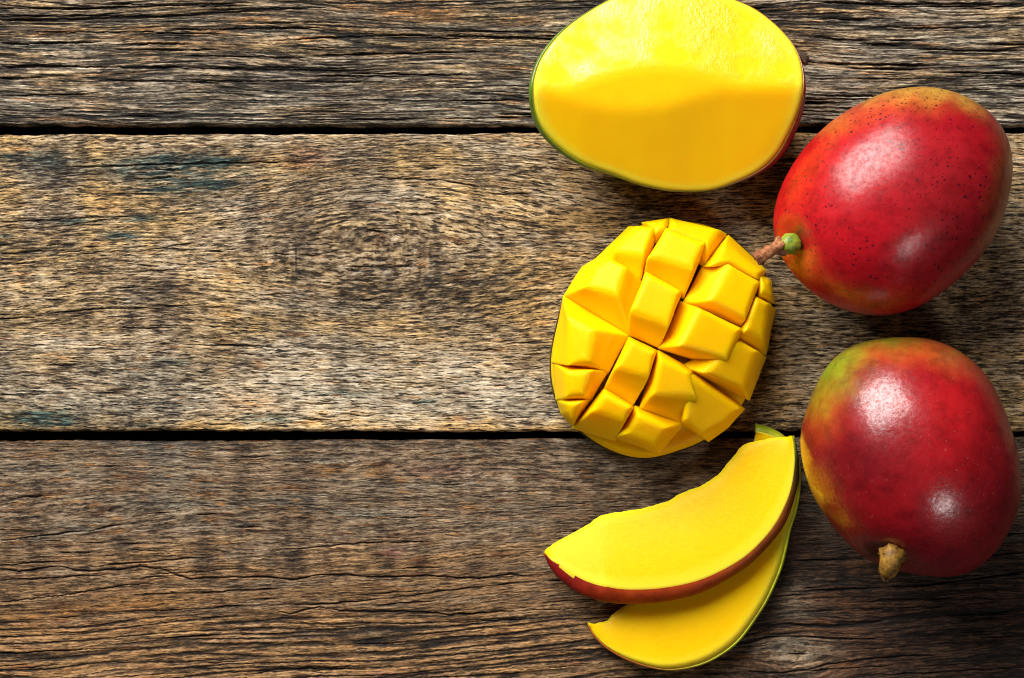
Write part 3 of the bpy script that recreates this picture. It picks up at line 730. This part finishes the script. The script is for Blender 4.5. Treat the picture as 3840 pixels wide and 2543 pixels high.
# ------------------------------------------------------------------ lower whole mango
Z4 = zoomer(2900, 1200, 940 / 1417)
o3 = [Z4(q) for q in [(700, 100), (820, 100), (920, 120), (1030, 170), (1130, 240), (1210, 330), (1270, 450), (1320, 590), (1365, 750), (1390, 880), (1390, 960), (1370, 1080), (1330, 1180), (1260, 1280), (1180, 1370), (1090, 1420), (990, 1445), (890, 1450), (790, 1440), (720, 1420), (640, 1400), (540, 1370), (460, 1300), (380, 1220), (310, 1130), (240, 1010), (190, 880), (160, 740), (165, 640), (190, 500), (230, 390), (290, 290), (370, 200), (460, 140), (580, 110)]]
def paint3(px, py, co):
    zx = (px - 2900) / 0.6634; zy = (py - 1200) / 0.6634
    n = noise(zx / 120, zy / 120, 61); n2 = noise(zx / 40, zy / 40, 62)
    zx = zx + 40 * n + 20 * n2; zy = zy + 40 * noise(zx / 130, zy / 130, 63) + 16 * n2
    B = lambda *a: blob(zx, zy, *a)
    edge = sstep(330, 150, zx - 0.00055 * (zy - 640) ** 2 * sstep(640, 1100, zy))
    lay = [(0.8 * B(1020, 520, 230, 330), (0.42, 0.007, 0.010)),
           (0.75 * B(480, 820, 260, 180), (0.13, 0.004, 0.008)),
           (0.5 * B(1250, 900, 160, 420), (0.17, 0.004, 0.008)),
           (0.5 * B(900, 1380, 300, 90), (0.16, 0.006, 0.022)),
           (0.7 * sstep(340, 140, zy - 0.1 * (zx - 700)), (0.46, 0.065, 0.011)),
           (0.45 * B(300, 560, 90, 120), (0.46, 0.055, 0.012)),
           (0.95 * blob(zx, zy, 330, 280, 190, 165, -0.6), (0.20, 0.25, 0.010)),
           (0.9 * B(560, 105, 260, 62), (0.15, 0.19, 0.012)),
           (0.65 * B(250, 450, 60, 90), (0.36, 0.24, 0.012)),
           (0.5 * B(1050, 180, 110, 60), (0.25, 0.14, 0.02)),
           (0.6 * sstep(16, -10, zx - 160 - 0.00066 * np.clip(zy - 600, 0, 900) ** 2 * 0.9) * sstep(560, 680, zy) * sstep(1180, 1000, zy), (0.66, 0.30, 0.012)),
           (0.9 * B(640, 1320, 100, 55), (0.018, 0.004, 0.004))]  # dark hollow round the stub, its shade painted into the skin colour
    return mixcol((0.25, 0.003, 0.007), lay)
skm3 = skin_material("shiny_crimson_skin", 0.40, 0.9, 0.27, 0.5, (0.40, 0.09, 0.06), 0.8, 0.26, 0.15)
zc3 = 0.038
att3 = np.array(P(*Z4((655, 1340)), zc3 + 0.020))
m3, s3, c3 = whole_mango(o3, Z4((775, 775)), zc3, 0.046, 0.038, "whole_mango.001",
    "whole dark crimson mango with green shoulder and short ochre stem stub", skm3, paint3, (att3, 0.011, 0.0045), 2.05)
stub_m = bark_material("stem_ochre", (0.05, 0.020, 0.004), (0.27, 0.13, 0.014), (0.48, 0.26, 0.035), 330, 0.6)
def seg4(*q): return [np.array(P(*Z4(a), z)) for a, z in q]
tube("stem_cap", seg4(((674, 1322), 0.061), ((671, 1332), 0.0625), ((667, 1345), 0.0630), ((659, 1375), 0.0620), ((651, 1405), 0.0600), ((647, 1424), 0.0585), ((646, 1428), 0.0582)), [0.0046, 0.0058, 0.0046, 0.0044, 0.0042, 0.0038, 0.0022], stub_m, m3, 22, 0.22, 5)
tube("stalk", seg4(((647, 1420), 0.0590), ((643, 1436), 0.0570), ((636, 1452), 0.0560), ((641, 1466), 0.0550)), [0.0026, 0.0021, 0.0017, 0.0020], bark_material("stem_dark", (0.02, 0.008, 0.004), (0.10, 0.04, 0.014), (0.42, 0.26, 0.06), 800, 0.8), m3, 12, 0.8, 6)

# ------------------------------------------------------------------ cut half of a mango with a ridged flesh face
fl_half = flesh_material("wet_mango_flesh", (0.95, 0.555, 0.0008), (0.94, 0.50, 0.0006), 0.3, 0.27, True)
Z1 = zoomer(1900, 0, 1200 / 2368)
oh = [Z1(q) for q in [(720, 0), (600, 75), (500, 145), (400, 225), (320, 330), (250, 430), (205, 550), (188, 680), (205, 850), (250, 940), (330, 1040), (450, 1140), (600, 1220), (760, 1275), (950, 1345), (1100, 1385), (1250, 1405), (1420, 1410), (1550, 1395), (1700, 1350), (1900, 1250), (2020, 1130), (2100, 980), (2150, 850), (2185, 700), (2185, 530), (2150, 380), (2100, 290), (2000, 180), (1880, 70), (1740, 0), (1560, -68), (1350, -105), (1100, -108), (900, -68)]]
hz = 0.048
def half_height(x, y):
    """height of the cut face at table position x, y (metres)"""
    f = CAM_H / (CAM_H - 0.043); k = 0.45 / 3840
    zx = ((x * f / k + 1920) - 1900) / 0.5068; zy = (1271.5 - y * f / k) / 0.5068
    lower = np.interp(zx, [150, 210, 400, 560, 800, 1000, 1200, 1400, 1600, 1900, 2200], [640, 655, 715, 775, 815, 815, 785, 720, 675, 660, 655])
    upper = np.interp(zx, [150, 210, 400, 560, 700, 900, 1100, 1200, 1350, 1500, 1700, 1900, 2200], [640, 640, 665, 630, 575, 520, 500, 500, 520, 560, 625, 645, 645])
    px = 0.5068 * k / f
    a = np.maximum(0, upper - zy) * px          # beyond the ridge on the lit side
    b = np.maximum(0, zy - lower) * px          # down the near side
    mid = np.clip(zy - upper, 0, None); mid = np.minimum(mid, np.maximum(lower - upper, 0)) * px
    return hz - 0.30 * a - 0.12 * mid - 0.45 * b
def half_smooth(x, y):
    s = 0.0
    offs = [(0, 0), (0.0016, 0), (-0.0016, 0)] + [(0, k * 0.0009) for k in (-4, -3, -2, -1, 1, 2, 3, 4)]
    for dx, dy in offs: s = s + half_height(x + dx, y + dy)
    return s / len(offs)
def build_half():
    pts = [P(x, y, 0.040)[:2] for x, y in oh]
    c = np.array(P(2500, 330, 0.040)[:2])
    n = 200
    th, r, rs = polar(pts, c, n, 14)
    root = empty("mango_half", (c[0], c[1], 0), "large mango half lying flesh side up with a ridged yellow cut face", "cut mango")
    ct, st = np.cos(th), np.sin(th)
    rim_in = r - 0.0006
    V, F = [], []
    rings = [(s, 'top') for s in np.concatenate([np.linspace(0.02, 0.97, 60), [0.985, 0.994, 1.0]])]
    zr = half_smooth(c[0] + rim_in * ct, c[1] + rim_in * st)
    for s, _ in rings:
        x = c[0] + rim_in * s * ct; y = c[1] + rim_in * s * st
        z = half_smooth(x, y) - 0.0010 * np.clip((s - 0.975) / 0.025, 0, 1) ** 2
        V.append(np.stack([x, y, z], 1))
    prof = [(1.004, 0.93), (1.0, 0.80), (0.97, 0.62), (0.91, 0.44), (0.82, 0.29), (0.68, 0.15), (0.50, 0.06), (0.28, 0.016), (0.06, 0.004)]
    nb = len(V)
    for s, zf in prof:
        V.append(np.stack([c[0] + rim_in * s * 0.995 * ct, c[1] + rim_in * s * 0.995 * st, zr * zf + 0.0008], 1))
    V = np.concatenate(V); m = nb + len(prof)
    for i in range(m - 1):
        for k in range(n):
            k2 = (k + 1) % n
            F.append((i * n + k, i * n + k2, (i + 1) * n + k2, (i + 1) * n + k))
    F.append(tuple(range(n))); F.append(tuple((m - 1) * n + k for k in range(n)))
    fo = mesh_obj("flesh", V, F, fl_half, root)
    fy = wpos(fo)
    zxf = (fy[:, 0] / 0.957 / (0.45 / 3840) + 20) / 0.5068; zyf = (1271.5 - fy[:, 1] / 0.957 / (0.45 / 3840)) / 0.5068
    upf = np.interp(zxf, [150, 210, 400, 560, 700, 900, 1100, 1200, 1350, 1500, 1700, 1900, 2200], [640, 640, 665, 630, 575, 520, 500, 500, 520, 560, 625, 645, 645])
    wet = sstep(30, -60, zyf - upf)
    tha = np.arctan2(fy[:, 1] - c[1], fy[:, 0] - c[0]); rho = np.hypot(fy[:, 0] - c[0], fy[:, 1] - c[1]) / np.interp(tha, th, rim_in, period=2 * math.pi)
    vcol(fo, "rim", np.repeat((sstep(0.88, 1.0, rho) ** 1.5)[:, None], 3, 1))
    vcol(fo, "wet", np.repeat(wet[:, None], 3, 1))
    # the skin cup: rim, outside, and a bottom that touches the table
    sk = []
    levels = [(0.0, 0.992), (0.0004, 1.0), (0.0011, 0.985), (0.0013, 0.95)]
    zl = [zr - 0.0012, zr - 0.0006, zr - 0.0012, zr - 0.003]
    dth = np.abs((th - math.pi + math.pi) % (2 * math.pi) - math.pi)
    wth = 0.2 + 1.1 * np.exp(-(dth / 0.55) ** 2) + 1.9 * np.exp(-((th + 0.36) / 0.42) ** 2) + 0.5 * np.exp(-((th + 2.5) / 0.4) ** 2)
    for (dr, _), z in zip(levels, zl):
        sk.append(np.stack([c[0] + (rim_in + dr * wth) * ct, c[1] + (rim_in + dr * wth) * st, z], 1))
    for s, zf in prof:
        sk.append(np.stack([c[0] + (rim_in + 0.0013 * wth) * s * ct, c[1] + (rim_in + 0.0013 * wth) * s * st, np.maximum(zr * zf - 0.0006, 0.0002)], 1))
    V = np.concatenate(sk); m = len(sk); F = []
    for i in range(m - 1):
        for k in range(n):
            k2 = (k + 1) % n
            F.append((i * n + k, i * n + k2, (i + 1) * n + k2, (i + 1) * n + k))
    F.append(tuple((m - 1) * n + k for k in range(n)))
    skm = skin_material("half_skin", 0.4, 0.3, 0.25, 0.4, (0.05, 0.01, 0.01))
    o = mesh_obj("skin", V, F, skm, root)
    co = wpos(o)
    an = (co[:, 0] - c[0])
    t = sstep(-0.012, 0.040, an + 0.3 * (co[:, 1] - c[1]) * 0)
    ring = np.repeat(np.arange(m), n)
    col = mixcol((0.09, 0.16, 0.008), [(t, (0.13, 0.006, 0.008)), (blob(co[:, 0], co[:, 1], c[0] - 0.005, c[1] - 0.048, 0.03, 0.02), (0.30, 0.30, 0.01)),
                                       (blob(co[:, 0], co[:, 1], c[0] + 0.035, c[1] + 0.04, 0.028, 0.02), (0.55, 0.12, 0.01)), ((ring < 1) * 0.8, (0.62, 0.42, 0.01))])
    vcol(o, "blush", col)
    tip = np.array(P(3006, 210, 0.041))
    tube("stalk", [tip + np.array([-0.003, 0.0006, 0]), tip, tip + np.array([0.0014, -0.0014, 0.0006]), tip + np.array([0.0018, -0.0040, 0.0002])], [0.0012, 0.0019, 0.0018, 0.0007], bark_material("stem_scar", (0.015, 0.008, 0.004), (0.05, 0.024, 0.010), (0.14, 0.08, 0.03), 700, 0.8), root, 12, 0.6, 4)
    return root
build_half()

# ------------------------------------------------------------------ half scored into cubes and turned inside out
Z2 = zoomer(2000, 780, 1000 / 1568)
fl_cube = flesh_material("mango_cube_flesh", (0.97, 0.545, 0.0008), (0.96, 0.475, 0.0006), 0.42, 0.10)
oc = [(640, 82), (800, 60), (950, 70), (1090, 112), (1180, 170), (1290, 280), (1350, 340), (1390, 440), (1415, 530), (1420, 640), (1390, 780), (1350, 880), (1300, 1030), (1262, 1115), (1225, 1190), (1130, 1280), (1030, 1365), (900, 1425), (760, 1470), (640, 1485), (500, 1460), (360, 1390), (230, 1290), (140, 1170), (100, 1060), (90, 900), (110, 760), (150, 600), (190, 490), (290, 350), (440, 210), (560, 120)]
CC = (745, 790)
_tc, _rc, _ = polar(oc, CC, 360, 14)
def rho_c(q):
    dx, dy = q[0] - CC[0], q[1] - CC[1]
    return math.hypot(dx, dy) / float(np.interp(math.atan2(dy, dx), _tc, _rc, period=2 * math.pi))
def zbase(q):
    r = min(rho_c(q), 1.0)
    return 0.0125 + 0.013 * (1 - r ** 2)
def ztop(q):
    r = min(rho_c(q), 1.0)
    return 0.0175 + 0.026 * math.sqrt(max(0, 1 - (r * 0.985) ** 2))
def build_cubed():
    cw = P(*Z2(CC), 0)
    root = empty("cubed_mango_half", (cw[0], cw[1], 0), "mango half scored into cubes and pushed inside out, in the middle", "cut mango")
    n = 160
    tt = np.linspace(-math.pi, math.pi, n, endpoint=False)
    rr = np.interp(tt, _tc, _rc, period=2 * math.pi)
    def ring(s, z):
        out = []
        for k in range(n):
            q = (CC[0] + rr[k] * s * math.cos(tt[k]), CC[1] + rr[k] * s * math.sin(tt[k]))
            zz = z(q) if callable(z) else z
            out.append(P(*Z2(q), zz))
        return out
    V, F = [], []
    R = []
    for s in np.linspace(0.03, 0.93, 26): R.append(ring(s, lambda q: zbase(q) - 0.0030 * float(sstep(0.93, 0.80, rho_c(q)))))
    for s, z in ((0.955, 0.0128), (0.972, 0.0112), (0.978, 0.0092), (0.970, 0.006), (0.93, 0.0035), (0.7, 0.0030), (0.3, 0.003), (0.05, 0.003)): R.append(ring(s, z))
    for r_ in R: V += r_
    m = len(R)
    for i in range(m - 1):
        for k in range(n):
            k2 = (k + 1) % n
            F.append((i * n + k, i * n + k2, (i + 1) * n + k2, (i + 1) * n + k))
    F.append(tuple(range(n))); F.append(tuple((m - 1) * n + k for k in range(n)))
    mesh_obj("flesh", V, F, fl_cube, root)
    V, F = [], []
    R = [ring(s, z) for s, z in ((0.90, 0.0030), (0.972, 0.0052), (0.986, 0.0072), (0.992, 0.0066), (0.990, 0.0045), (0.965, 0.0018), (0.90, 0.0004), (0.5, 0.0002), (0.05, 0.0002))]
    for r_ in R: V += r_
    m = len(R)
    for i in range(m - 1):
        for k in range(n):
            k2 = (k + 1) % n
            F.append((i * n + k, i * n + k2, (i + 1) * n + k2, (i + 1) * n + k))
    F.append(tuple((m - 1) * n + k for k in range(n)))
    o = mesh_obj("skin", V, F, skin_material("cubed_skin", 0.5, 0.2, 0.3, 0.3, (0.03, 0.01, 0.01)), root)
    vcol(o, "blush", np.tile(np.array([[0.055, 0.035, 0.006]]), (len(V), 1)))

    cubes = [
        ([(660, 84), (785, 66), (785, 112), (722, 140)], [(640, 88), (800, 62), (770, 180), (715, 210)]),
        ([(548, 148), (636, 100), (708, 114), (655, 262), (470, 246)], [(372, 300), (560, 118), (735, 135), (622, 428), (470, 335)]),
        ([(790, 116), (1008, 207), (945, 345), (672, 282)], [(776, 135), (1012, 215), (880, 522), (655, 392)]),
        ([(814, 66), (1080, 118), (1035, 235), (802, 122)], [(806, 62), (1128, 150), (1000, 345), (790, 160)]),
        ([(1120, 215), (1340, 372), (1312, 418), (1160, 330), (1045, 345)], [(1150, 165), (1362, 365), (1322, 428), (1150, 360), (1000, 350)]),
        ([(1165, 320), (1320, 442), (1252, 645), (1040, 545)], [(1000, 352), (1330, 432), (1215, 688), (888, 560)]),
        ([(440, 288), (535, 335), (492, 500), (300, 470), (366, 350)], [(395, 292), (622, 428), (566, 746), (190, 515), (290, 355)]),
        ([(665, 380), (862, 490), (802, 690), (563, 600)], [(660, 384), (868, 500), (738, 812), (562, 738)]),
        ([(985, 592), (1215, 712), (1140, 890), (860, 815)], [(872, 560), (1222, 715), (1120, 942), (744, 822)]),
        ([(1310, 530), (1385, 548), (1352, 760), (1240, 725)], [(1300, 522), (1420, 600), (1365, 862), (1200, 768)]),
        ([(1338, 405), (1382, 432), (1398, 512), (1334, 508)], [(1320, 380), (1398, 430), (1418, 560), (1318, 532)]),
        ([(1200, 786), (1310, 832), (1238, 1060), (1005, 975)], [(1196, 774), (1360, 880), (1264, 1120), (884, 928)]),
        ([(195, 645), (348, 712), (318, 895), (212, 935)], [(185, 530), (552, 750), (432, 962), (118, 905)]),
        ([(190, 962), (330, 950), (292, 1098), (190, 1122)], [(125, 915), (432, 962), (335, 1130), (140, 1128)]),
        ([(188, 1142), (285, 1138), (232, 1240), (195, 1195)], [(140, 1128), (338, 1122), (234, 1286), (165, 1210)]),
        ([(575, 776), (715, 850), (692, 985), (482, 938)], [(560, 768), (722, 845), (580, 1168), (416, 1070)]),
        ([(420, 1092), (578, 1170), (542, 1252), (345, 1192)], [(418, 1065), (586, 1168), (478, 1362), (234, 1292)]),
        ([(745, 880), (910, 966), (975, 1112), (700, 1100)], [(735, 848), (942, 962), (872, 1268), (622, 1192)]),
        ([(928, 985), (1213, 1180), (1125, 1270), (985, 1335), (890, 1248)], [(882, 932), (1230, 1182), (1140, 1286), (1030, 1368), (872, 1262)]),
        ([(622, 1220), (788, 1290), (722, 1408), (532, 1332)], [(600, 1165), (878, 1268), (735, 1440), (482, 1348)]),
    ]
    first = None
    for i, (T, B) in enumerate(cubes):
        rnd = random.Random(40 + i)
        m = len(T)
        V, F = [], []
        zt = [ztop(q) for q in T]
        zt = [0.85 * z + 0.15 * (sum(zt) / m) for z in zt]
        rise = rnd.uniform(-0.0008, 0.0010)
        zt0 = [ztop(q) for q in B]
        zb = [zbase(q) + 0.0008 + 0.30 * max(0.0, t_ - zbase(q)) for q, t_ in zip(B, zt0)]
        bc = (sum(q[0] for q in B) / m, sum(q[1] for q in B) / m)
        for q, z in zip(B, zb):
            g = min(1.0, 0.985 / max(rho_c(q), 0.01)) * 0.96 + 0.04
            V.append(P(*Z2((q[0] * 1.05 - bc[0] * 0.05, q[1] * 1.05 - bc[1] * 0.05)), z - 0.012))
        for q, z in zip(B, zb): V.append(P(*Z2((q[0] * 1.075 - bc[0] * 0.075, q[1] * 1.075 - bc[1] * 0.075)), z))
        tc = (sum(q[0] for q in T) / m, sum(q[1] for q in T) / m)
        for q, z in zip(T, zt): V.append(P(*Z2((q[0] * 1.04 - tc[0] * 0.04, q[1] * 1.04 - tc[1] * 0.04)), z + rise))
        for l in range(2):
            for k in range(m):
                k2 = (k + 1) % m
                F.append((l * m + k, l * m + k2, (l + 1) * m + k2, (l + 1) * m + k))
        F.append(tuple(range(m))); F.append(tuple(2 * m + k for k in range(m)))
        o = mesh_obj("flesh_cube" if i == 0 else "flesh_cube.%03d" % i, V, F, fl_cube, root)
        at = o.data.attributes.new('bevel_weight_edge', 'FLOAT', 'EDGE')
        wts = [1.0 if min(e.vertices) >= 2 * m else (0.45 if (min(e.vertices) // m, max(e.vertices) // m) == (1, 2) else 0.0) for e in o.data.edges]
        at.data.foreach_set('value', wts)
        bv_ = o.modifiers.new("bevel", 'BEVEL'); bv_.width = 0.0026; bv_.segments = 3; bv_.limit_method = 'WEIGHT'
        bv_.harden_normals = False
        sb = o.modifiers.new("subsurf", 'SUBSURF'); sb.subdivision_type = 'SIMPLE'; sb.levels = sb.render_levels = 3
        sm = o.modifiers.new("soft", 'SMOOTH'); sm.factor = 0.5; sm.iterations = 20
        tx = bpy.data.textures.new("flesh_swell", 'CLOUDS'); tx.noise_scale = 0.008
        dm = o.modifiers.new("swell", 'DISPLACE'); dm.texture = tx; dm.strength = 0.0005; dm.texture_coords = 'GLOBAL'
    return root
build_cubed()

# ------------------------------------------------------------------ two slices
Z5 = zoomer(2000, 1560, 1100 / 1755)
fl_slice = flesh_material("slice_flesh", (0.93, 0.56, 0.0006), (0.92, 0.51, 0.0006), 0.42, 0.14)
def build_slice(name, label, outer, inner, bulge, z_in_t, z_out_t, z_in_b, z_out_b, paint, skm, seed, jag=0.0004):
    """outer / inner: edges of the cut face from left tip to right end; bulge: silhouette of the peel"""
    n = 110
    O = open_curve([Z5(q) for q in outer], n); I = open_curve([Z5(q) for q in inner], n); S = open_curve([Z5(q) for q in bulge], n)
    t = np.linspace(0, 1, n)
    ev = lambda f: np.interp(t, [p[0] for p in f], [p[1] for p in f])
    zit, zot, zib, zob = ev(z_in_t), ev(z_out_t), ev(z_in_b), ev(z_out_b)
    W = lambda A, z: np.array([P(a[0], a[1], zz) for a, zz in zip(A, z)])
    Ot, It = W(O, zot), W(I, zit)
    dirv = Ot - It; dirv[:, 2] = 0
    ln = np.linalg.norm(dirv, axis=1, keepdims=True); dn = dirv / np.maximum(ln, 1e-6)
    jv = dn * ((noise(t * 60, t * 0 + seed, seed) + 0.8 * noise(t * 25, t * 0 + 9, seed + 2)) * jag)[:, None]
    Sm = W(S, zot * 0.45 + zob * 0.55)
    sb = np.linalg.norm(Sm - Ot, axis=1)
    # ring of the section: cut face, rounded rim, peel, underside, inner edge
    rows = []
    M = 12
    for j in range(M + 1):
        f = j / M
        p = It * (1 - f) + Ot * f + jv * math.exp(-f * 9.0)
        p[:, 2] += 0.0010 * math.sin(math.pi * f) * (0.5 + 0.5 * np.sin(t * 7 + seed)) - 0.0005 * (f < 0.02)
        rows.append(p)
    pe = []
    for f in (0.12, 0.3, 0.5, 0.7, 0.85, 1.0):
        a = f * math.pi / 2 * 1.0
        lat = math.sin(a)
        p = Ot * (1 - lat) + Sm * lat
        p[:, 2] = zot + (zot * 0.45 + zob * 0.55 - zot) * (1 - math.cos(a))
        pe.append(p)
    Bo = Ot * 0.45 + Sm * 0.55; Bo[:, 2] = zob
    Bi = It + jv + dn * 0.0005; Bi[:, 2] = np.minimum(zib, It[:, 2] - 0.0003)
    for f in (0.5, 1.0):
        p = Sm * (1 - f) + Bo * f
        p[:, 2] = Sm[:, 2] + (zob - Sm[:, 2]) * math.sin(f * math.pi / 2)
        pe.append(p)
    inset = 0.0004
    rows_f = rows + [p - dn * inset for p in pe]
    for f in (0.33, 0.66, 1.0): rows_f.append((Bo - dn * inset) * (1 - f) + Bi * f)
    root = empty(name, (float(Ot[n // 2, 0]), float(Ot[n // 2, 1]), 0), label, "mango slice", "cut mango slices")
    R = len(rows_f)
    V = np.concatenate(rows_f)
    F = []
    for i in range(R):
        i2 = (i + 1) % R
        for k in range(n - 1): F.append((i * n + k, i * n + k + 1, i2 * n + k + 1, i2 * n + k))
    F.append(tuple(i * n for i in range(R))); F.append(tuple(i * n + n - 1 for i in range(R)))
    fo = mesh_obj("flesh", V, F, fl_slice, root)
    rr = np.zeros(R); rr[M - 1] = 0.35; rr[M:M + 4] = 1.0; rr[0] = 0.7; rr[1] = 0.15
    vcol(fo, "rim", np.repeat(np.repeat(rr, n)[:, None], 3, 1))
    first = Ot - dn * 0.0002; first[:, 2] -= 0.0004
    lip = Ot + dn * 0.0003; lip[:, 2] -= 0.0002
    sk = [first, lip] + [p + dn * 0.0003 for p in pe]
    last = Bo - dn * 0.001; sk.append(last)
    V = np.concatenate(sk); R = len(sk); F = []
    for i in range(R - 1):
        for k in range(n - 1): F.append((i * n + k, i * n + k + 1, (i + 1) * n + k + 1, (i + 1) * n + k))
    o = mesh_obj("skin", V, F, skm, root)
    so = o.modifiers.new("thickness", 'SOLIDIFY'); so.thickness = 0.0003; so.offset = -1
    vcol(o, "blush", paint(np.tile(t, R), np.repeat(np.arange(R) / (R - 1), n)))
    return root

outer1 = [(68, 820), (120, 860), (190, 885), (260, 935), (330, 970), (430, 1000), (540, 1020), (700, 1020), (860, 1000), (1000, 965), (1120, 915), (1220, 860), (1300, 800), (1380, 720), (1440, 640), (1490, 550), (1530, 450), (1550, 350), (1560, 250), (1553, 120)]
inner1 = [(68, 808), (75, 800), (130, 760), (200, 720), (300, 665), (370, 620), (420, 590), (520, 575), (640, 555), (720, 535), (800, 512), (880, 465), (1000, 420), (1050, 390), (1100, 355), (1150, 300), (1200, 240), (1255, 175), (1340, 150), (1420, 132), (1480, 128), (1535, 121)]
bulge1 = [(64, 826), (100, 905), (160, 975), (240, 1038), (330, 1082), (430, 1110), (540, 1121), (700, 1118), (830, 1100), (960, 1070), (1080, 1020), (1200, 950), (1300, 880), (1400, 780), (1480, 680), (1530, 580), (1570, 450), (1588, 350), (1582, 230), (1556, 118)]
def p1(t, s):
    return mixcol((0.36, 0.040, 0.004), [(sstep(0.30, 0.05, t), (0.22, 0.008, 0.008)), (sstep(0.40, 0.75, t), (0.26, 0.060, 0.006)), (sstep(0.74, 0.92, t), (0.035, 0.030, 0.008)), (sstep(0.93, 0.99, t) * (s < 0.5), (0.20, 0.24, 0.01)),
                                         (sstep(0.14, 0.06, s) * sstep(0.55, 0.9, t) * 0.9, (0.34, 0.38, 0.012)), (sstep(0.14, 0.06, s) * sstep(0.55, 0.2, t) * 0.9, (0.50, 0.08, 0.006))])
sk1 = skin_material("slice_skin_red", 0.5, 0.0, 0.35, 0.5, (0.03, 0.008, 0.006), 1.0, 0.1, 0.2)
outer2 = [(330, 1245), (360, 1300), (410, 1355), (460, 1395), (540, 1440), (640, 1480), (760, 1508), (850, 1510), (950, 1493), (1050, 1458), (1150, 1398), (1230, 1328), (1308, 1225), (1376, 1120), (1426, 1020), (1474, 900), (1504, 780), (1524, 680), (1562, 560), (1582, 440), (1588, 350), (1575, 260), (1540, 190), (1475, 138), (1400, 112), (1331, 96)]
inner2 = [(331, 1243), (380, 1240), (440, 1225), (480, 1185), (540, 1140), (700, 1040), (850, 940), (980, 830), (1080, 700), (1160, 560), (1220, 430), (1270, 310), (1310, 200), (1325, 140), (1328, 118), (1330, 98)]
bulge2 = [(326, 1248), (354, 1306), (404, 1362), (456, 1402), (536, 1447), (638, 1487), (760, 1514), (852, 1516), (955, 1499), (1056, 1464), (1157, 1404), (1238, 1334), (1317, 1230), (1386, 1124), (1436, 1022), (1485, 902), (1515, 782), (1534, 684), (1572, 562), (1592, 442), (1598, 350), (1585, 256), (1548, 184), (1494, 115), (1412, 70), (1328, 46)]
def p2(t, s):
    return mixcol((0.58, 0.60, 0.015), [(sstep(0.40, 0.12, t), (0.50, 0.13, 0.008)), (sstep(0.90, 0.99, t), (0.26, 0.36, 0.008)), (sstep(0.3, 0.9, s) * 0.7, (0.22, 0.18, 0.008))])
sk2 = skin_material("slice_skin_green", 0.45, 0.1, 0.35, 0.3, (0.10, 0.03, 0.006), 0.8)
build_slice("mango_slice", "crescent mango slice beneath the red peeled one, with thin green edge", outer2, inner2, bulge2,
            [(0, .006), (.5, .0045), (1, .008)], [(0, .008), (.2, .0115), (.8, .0100), (1, .010)], [(0, .001), (1, .001)], [(0, .001), (1, .001)], p2, sk2, 3, 0.0003)
build_slice("mango_slice.001", "crescent mango slice lying on top, with a broad brown red peel edge", outer1, inner1, bulge1,
            [(0, .009), (.5, .0095), (1, .0145)], [(0, .012), (.2, .0205), (.8, .0205), (1, .018)], [(0, .004), (.5, .0062), (1, .0095)], [(0, .005), (.2, .0095), (1, .0115)], p1, sk1, 5, 0.0003)
